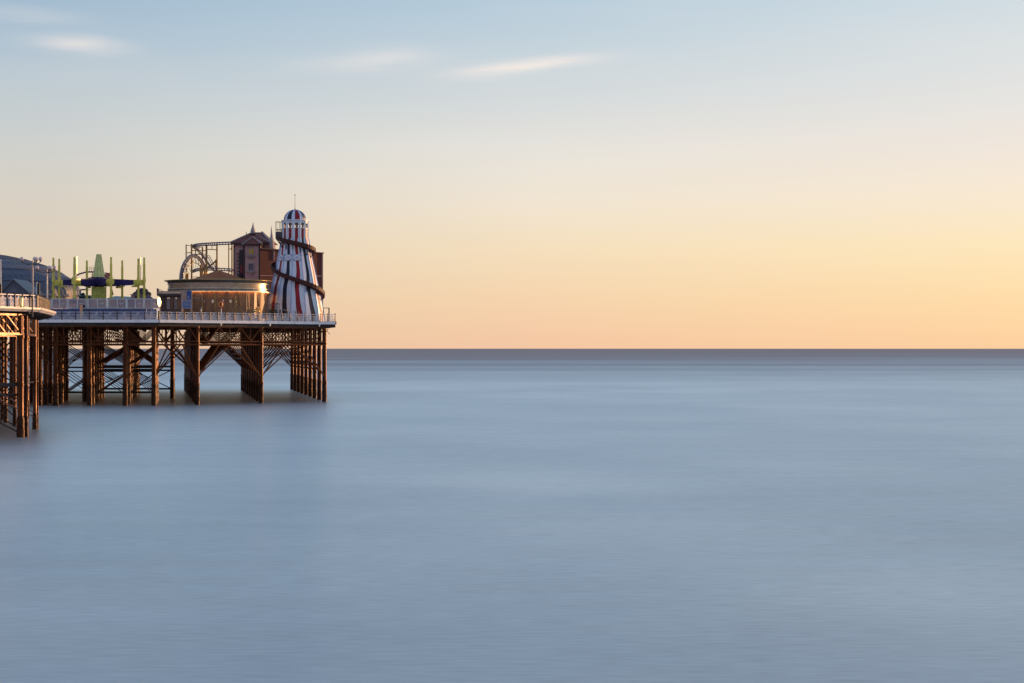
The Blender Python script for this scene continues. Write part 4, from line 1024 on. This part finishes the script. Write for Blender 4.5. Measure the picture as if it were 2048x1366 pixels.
# corner post with an added mirror disc, tilted to throw back the sun
q = P(318.3, 604, 260.3)
t = thing('corner_glint_mirror', (q.x, q.y, DZ), 'tall post with a tilted mirror disc added at the bend of the railing to throw back the sun', 'lamp')
m = MB(); m.tube((q.x, q.y, DZ), (q.x, q.y, q.z-.2), .06, n=8); m.build('post', RAILW, t)
m = MB(); hv = (SDIR+(Vector((0, 0, CAMZ))-q).normalized()).normalized(); ta = hv.cross(UP).normalized(); tb = ta.cross(hv)
rings = [(0, .11), (.21, .10), (.42, .06), (.50, 0)]; vs = [q+hv*.09]; fs = []
for r_, d_ in rings[1:]: vs += [q+(ta*cos(2*pi*i/20)+tb*1.25*sin(2*pi*i/20))*r_+hv*d_*.4 for i in range(20)]
vs[0] = q+hv*.036
fs = [(0, 1+i, 1+(i+1) % 20) for i in range(20)]+[(1+j*20+i, 1+(j+1)*20+i, 1+(j+1)*20+(i+1) % 20, 1+j*20+(i+1) % 20) for j in range(2) for i in range(20)]
m.add(vs, fs); m.build('lens', CHROME, t, smooth=True)  # mirror disc turned halfway between sun and camera
m = MB(); m.tube(q-hv*.30, q-hv*.005, .26, .51, n=20); m.build('mirror_back', BLACK, t, smooth=True)

# ------------------------------------------------------------------ glass windbreak
D = 263.0; n = 6
wb = thing('glass_windbreak', (X(206, D), D, DZ), 'row of framed glass windbreak panels behind the shaded railing', 'windbreak')
x0, x1 = X(88, D), X(312, D); zt, zb = Z(597.8, D), Z(616.2, D)
edges = [(64, 98), (105-.5, 134.5), (137.5, 172), (177, 213), (217.5, 252), (255, 287), (289, 303), (303.8, 317)]
for (a, c) in edges:
    xa, xc = X(a, D), X(c, D); xm = (xa+xc)/2 if c-a > 20 else None
    m = MB(); g = .035
    for zz_ in (zt, zb): m.box(xa, xc, D-.04, D+.04, zz_-g, zz_+g)
    for xx in ([xa, xc]+([xm] if xm else [])): m.box(xx-.045, xx+.045, D-.045, D+.045, zb, zt)
    fr = m.build('frame', WHITE, wb)
    m = MB(); m.box(xa+.05, xc-.05, D-.012, D+.012, zb+.03, zt-.03); m.build('pane', GLASS, wb)
    if xm:
        m = MB(); m.box(xm+.25, xc-.35, D-.03, D-.014, zt-.62, zt-.56); m.box(xm+.35, xc-.5, D-.03, D-.014, zt-.80, zt-.77); m.build('lettering', WHITE, fr)
m = MB(); m.box(X(60, D), X(313, D), D-.1, D+.2, DZ, zb-.12); m.build('plinth', mat('plinth_blue', (.07, .09, .22), .6, 0, (.04, .05, .11), (1, 1, 1), .8), wb)
for px in (102.5, 136, 174.8, 215.3, 253.6, 288): m = MB(); m.box(X(px, D)-.05, X(px, D)+.05, D-.12, D+.1, zb-.1, zt+.02); m.build('upright', WHITE, wb)
for k, (px, c, lb) in enumerate(((162.5, LORA, 'round orange life ring hung behind the glass windbreak'),)):
    q = P(px, 613, 262.2); t = thing('orange_bin', (q.x, q.y, DZ), 'small copper coloured drum in front of the glass windbreak', 'bin')
    m = MB(); m.lathe(q.x, q.y, [(.17, DZ), (.22, Z(609.8, 262.2)), (.2, Z(609.6, 262.2)), (.01, Z(609.9, 262.2))], n=14); m.build('drum', mat('copper_drum', (.75, .38, .2), .3, .5), t, smooth=True)
# sea-facing striped bunting cloth folded by the bend
D = 261.2; t = thing('folded_deckchair', (X(300, D), D, DZ), 'folded pale striped deckchairs leaning behind the railing near the corner mirror disc', 'deckchair')
for k in range(7):
    a = 290+k*3.6; m = MB(); m.bar((X(a, D), D-.15, DZ), (X(a+2.6, D), D+.25, Z(617.5, D)), .10, .04); m.build('slat', [WHITE, INK, TAN][k % 3], t)

# ------------------------------------------------------------------ lime-green spinning ride
def spin_ride():
    D = 272.0; cx, cy = X(197.5, D), D; s = D/F
    t = thing('spinning_arm_ride', (cx, cy, DZ), 'lime green and purple spinning ride with a tapered tower and tall upright tubes', 'fairground ride')
    def frustum(m, w0, z0, w1, z1, k=0):
        vs = [(cx+sx*w0, cy+sy*w0, z0) for sx, sy in ((-1, -1), (1, -1), (1, 1), (-1, 1))]+[(cx+sx*w1, cy+sy*w1, z1) for sx, sy in ((-1, -1), (1, -1), (1, 1), (-1, 1))]
        vs = [Vector((cx+(v[0]-cx)*cos(.32)-(v[1]-cy)*sin(.32), cy+(v[0]-cx)*sin(.32)+(v[1]-cy)*cos(.32), v[2])) for v in vs]
        m.add(vs, [(0, 1, 5, 4), (1, 2, 6, 5), (2, 3, 7, 6), (3, 0, 4, 7), (4, 5, 6, 7), (3, 2, 1, 0)], k)
    GM = mat('lime_lamp_panel', (.86, .82, .13), .4); PALE = mat('pale_green_panel', (.84, .82, .30), .4); PIN = mat('panel_line', (.26, .25, .05), .5)
    m = MB(); frustum(m, .74, Z(554.5, D), .30, Z(508.5, D)); m.build('tower', PALE, t)
    m = MB()
    for j in range(1, 16):
        f = j/16; w = .74+(.30-.74)*f; z = Z(554.5, D)+(Z(508.5, D)-Z(554.5, D))*f; frustum(m, w+.012, z-.012, w+.012, z+.012)
    m.build('tower_seam', PIN, t)
    m = MB()
    for f in (0.,): 
        for sx in (-.33, .33, 1.02, -1.02):
            a, b_ = Vector((cx+sx*.74*.95, cy-.74, Z(554.5, D))), Vector((cx+sx*.30*.95, cy-.30, Z(508.5, D)))
            r = lambda v: Vector((cx+(v.x-cx)*cos(.32)-(v.y-cy)*sin(.32), cy+(v.x-cx)*sin(.32)+(v.y-cy)*cos(.32), v.z)); m.bar(r(a), r(b_), .03, .03)
    m.build('tower_seam', PIN, t)
    m = MB(); frustum(m, .88, Z(597, D)-1.2, .88, Z(574, D)); base = m.build('lower_box', GM, t)
    m = MB()
    for j in range(9): z = Z(597, D)+(Z(574.5, D)-Z(597, D))*j/8; frustum(m, .892, z-.011, .892, z+.011)
    for j in range(-6, 7):
        for (qx, qy, ex, ey) in ((j/6*.88, -.9, 0, 0), (.9, j/6*.88, 0, 0)):
            p = Vector((cx+qx*cos(.32)-qy*sin(.32), cy+qx*sin(.32)+qy*cos(.32), 0)); m.bar(p+UP*Z(597, D), p+UP*Z(574, D), .03, .03)
    m.build('box_grid', PIN, base)
    zc = Z(565.5, D); POD = mat('pod_dark', (.04, .035, .06), .4)
    m = MB(); m.lathe(cx, cy, [(.7, Z(573.5, D)), (1.0, Z(571.5, D)), (1.35, Z(568, D)), (1.35, Z(562, D)), (1.05, Z(558, D)), (1.0, Z(554.4, D)), (.3, Z(554.3, D))], n=12); m.build('hub', PURPLE, t)
    for th in (-14, 56, 106, 166, 236, 286):
        a = radians(th)+atan2(-cx, cy); d = Vector((cos(a), sin(a), 0)); n_ = Vector((-sin(a), cos(a), 0)); R = 6.15
        if th in (236, 56): R = 6.0
        c = Vector((cx, cy, zc))
        m = MB(); p0, p1 = c+d*1.1, c+d*(R-1.15)
        vs = [p0+n_*.42+UP*.55, p0-n_*.42+UP*.55, p0-n_*.42-UP*.5, p0+n_*.42-UP*.5, p1+n_*.3+UP*.36, p1-n_*.3+UP*.36, p1-n_*.3-UP*.3, p1+n_*.3-UP*.3]
        m.add(vs, [(0, 1, 5, 4), (1, 2, 6, 5), (2, 3, 7, 6), (3, 0, 4, 7), (4, 5, 6, 7), (3, 2, 1, 0)]); arm = m.build('arm', PURPLE, t)
        m = MB(); e = c+d*(R-.72); m.obox(e, d*.58, n_*.32, UP*.38); m.obox(e-UP*.5-d*.4, d*.5, n_*.2, UP*.10); m.tube(e-n_*.5, e+n_*.5, .25, n=10); m.build('clamp', GREEN, t)
        for off, k in (((-.42, 0), (.38, 1)) if th in (-14, 166) else ((0, 0),)):
            q = c+d*(R-.3+off)
            zt_ = Z(517.5, D)+(.15 if k else 0); zb_ = Z(597, D)
            m = MB(); m.tube((q.x, q.y, zb_), (q.x, q.y, zt_-.9), .16, n=12); m.tube((q.x, q.y, zt_-.9), (q.x, q.y, zt_), .13, n=12)
            m.tube((q.x, q.y, zb_-.1), (q.x, q.y, zb_+.45), .22, .18, n=12); m.tube((q.x, q.y, zc+.1), (q.x, q.y, zc+.7), .24, .2, n=12)
            glint = (th in (236,) and k == 0) or (th == -14 and k == 0)
            m.build('upright_tube', GREEN, t, smooth=True)
            if glint:
                m = MB(); g = q+Vector((.24, -.10, 0)); m.tube((g.x, g.y, zc+.2), (g.x, g.y, zt_+.1), .13, n=12); m.build('glint_tube', GLINT, t, smooth=True)  # extra metal tube added beside the upright for its sun glint
            m = MB(); m.sphere((q.x, q.y, zb_-.45), .55, 12, sz=.75); m.build('seat_pod', POD, t, smooth=True)
    m = MB(); m.lathe(cx, cy, [(5.2, DZ), (5.0, DZ+1.3), (3.5, DZ+1.9), (.5, DZ+2.0)], n=24); m.build('base_platform', mat('ride_base', (.10, .17, .20), .5, 0, (.06, .06, .12), (1, 1, 1), .5), t)
spin_ride()

# ------------------------------------------------------------------ structures beyond the spinning ride
D = 284.0
t = thing('domed_hut', (X(284, D), D, DZ), 'dark purple hut with a small round dome behind the right ride tubes', 'hut')
m = MB(); m.box(X(262, D), X(294, D), D, D+3, DZ, Z(589.5, D)); m.build('wall', PINK, t)
m = MB(); m.box(X(260, D), X(296, D), D-.15, D+3.1, Z(589.4, D), Z(588.3, D)); m.build('cornice', STONE, t)
m = MB(); cx_ = X(280, D); m.lathe(cx_, D+1.5, [(1.35, Z(588.2, D)), (1.3, Z(585, D)), (.9, Z(582, D)), (.85, Z(579, D)), (.6, Z(576.5, D)), (.01, Z(575, D))], n=10); m.build('dome', TIMB, t)
m = MB(); m.box(X(270, D), X(281, D), D-.05, D-.003, Z(596, D), Z(591.5, D)); m.build('window', BLUEG, t)
D = 277; t = thing('maroon_roofed_booth', (X(289, D), D, DZ), 'low booth with a maroon pitched roof behind the right end of the windbreak', 'booth')
m = MB(); m.add([(X(274, D), D, Z(598, D)), (X(303, D), D, Z(598, D)), (X(297, D), D+1.2, Z(591, D)), (X(281, D), D+1.2, Z(591, D)), (X(274, D), D+2.4, Z(598, D)), (X(303, D), D+2.4, Z(598, D))], [(0, 1, 2, 3), (1, 5, 2), (3, 4, 0), (5, 4, 3, 2), (4, 5, 1, 0)]); m.build('roof', mat('maroon', (.09, .018, .03), .5), t)
m = MB(); m.box(X(276, D), X(301, D), D+.2, D+2.2, DZ, Z(598, D)-.004); m.build('wall', PINK, t)
D = 287; t = thing('teal_canopy', (X(243, D), D, DZ), 'long low teal roof seen beneath the right purple arm', 'canopy')
m = MB(); m.add([(X(212, D), D, Z(597, D)), (X(268, D), D, Z(597, D)), (X(268, D), D+3, Z(593, D)), (X(222, D), D+3, Z(591, D))]+[(X(212, D), D+6, Z(597, D)), (X(268, D), D+6, Z(597, D))], [(0, 1, 2, 3), (3, 2, 5, 4), (0, 3, 4), (1, 5, 2)]); m.build('roof', TEAL, t)
m = MB(); m.box(X(214, D), X(266, D), D+.2, D+5.8, DZ, Z(597, D)-.003); m.build('wall', STONE, t)
D = 281; t = thing('teal_ride_shelter', (X(168, D), D, DZ), 'small teal roofed shelter behind the left ride tubes with a bent pipe', 'shelter')
m = MB(); m.box(X(158, D), X(180, D), D, D+3, DZ, Z(593, D)); m.build('wall', BLACK, t)
m = MB(); m.box(X(150, D), X(181, D), D-.2, D+3.2, Z(593, D)+.003, Z(590.5, D)); m.build('roof', TEAL, t)
m = MB(); m.sphere(P(166, 589.3, D), .3, 8); m.build('lamp', BLACK, t)
m = MB(); m.path([P(160.5, 591, D), P(160.5, 579.5, D), P(171, 579, D)], .13); m.path([P(151, 577, D), P(154, 581, D), P(181, 579.5, D)], .05); m.build('pipe', STONE, t)
D = 302; t = thing('arched_coaster_track', (X(180, D), D, DZ), 'thin arched ride track rising behind the lime tower with a red and white end', 'ride track')
m = MB(); m.path([P(x_, y_, D) for x_, y_ in ((132, 566), (141, 560), (150, 552.5), (160, 547.5), (172, 544.2), (184, 543.6), (196, 544.5), (208, 548), (214, 556), (220, 566), (226, 590))], .13); m.path([P(x_, y_, D+1) for x_, y_ in ((168, 562), (176, 557), (184, 555), (195, 555))], .1)
m.build('track', mat('thin_track', (.16, .10, .08), .5), t)
m = MB()
for x_ in (136, 150, 184, 205, 222): m.bar((X(x_, D), D+.2, DZ), (X(x_, D), D+.2, Z({136: 563, 150: 553, 184: 544, 205: 547, 222: 575}[x_], D)), .12)
m.build('support', POSTD, t)
m = MB(); a, b_, c = P(209, 544.5, D-.5), P(220, 546, D-.5), P(218, 566, D-.5); m.add([a, b_, c, a+EY*.3, b_+EY*.3, c+EY*.3], [(2, 1, 0), (3, 4, 5), (0, 1, 4, 3), (1, 2, 5, 4), (2, 0, 3, 5)]); rp = m.build('end_panel', mat('panel_red', (.38, .06, .03), .5), t)
m = MB(); m.bar(P(210, 547, D-.6), P(219, 555, D-.6), .10, .05); m.bar(P(212, 555, D-.6), P(218, 562, D-.6), .10, .05); m.build('panel_stripe', WHITE, rp)
m = MB()
for px in (178.5, 182.5, 186.5): m.bar(P(px, 544, D), P(px, 534, D), .05)
for py in (534, 538): m.bar(P(178, py, D), P(187, py, D), .05)
m.build('handrail', POSTD, t)
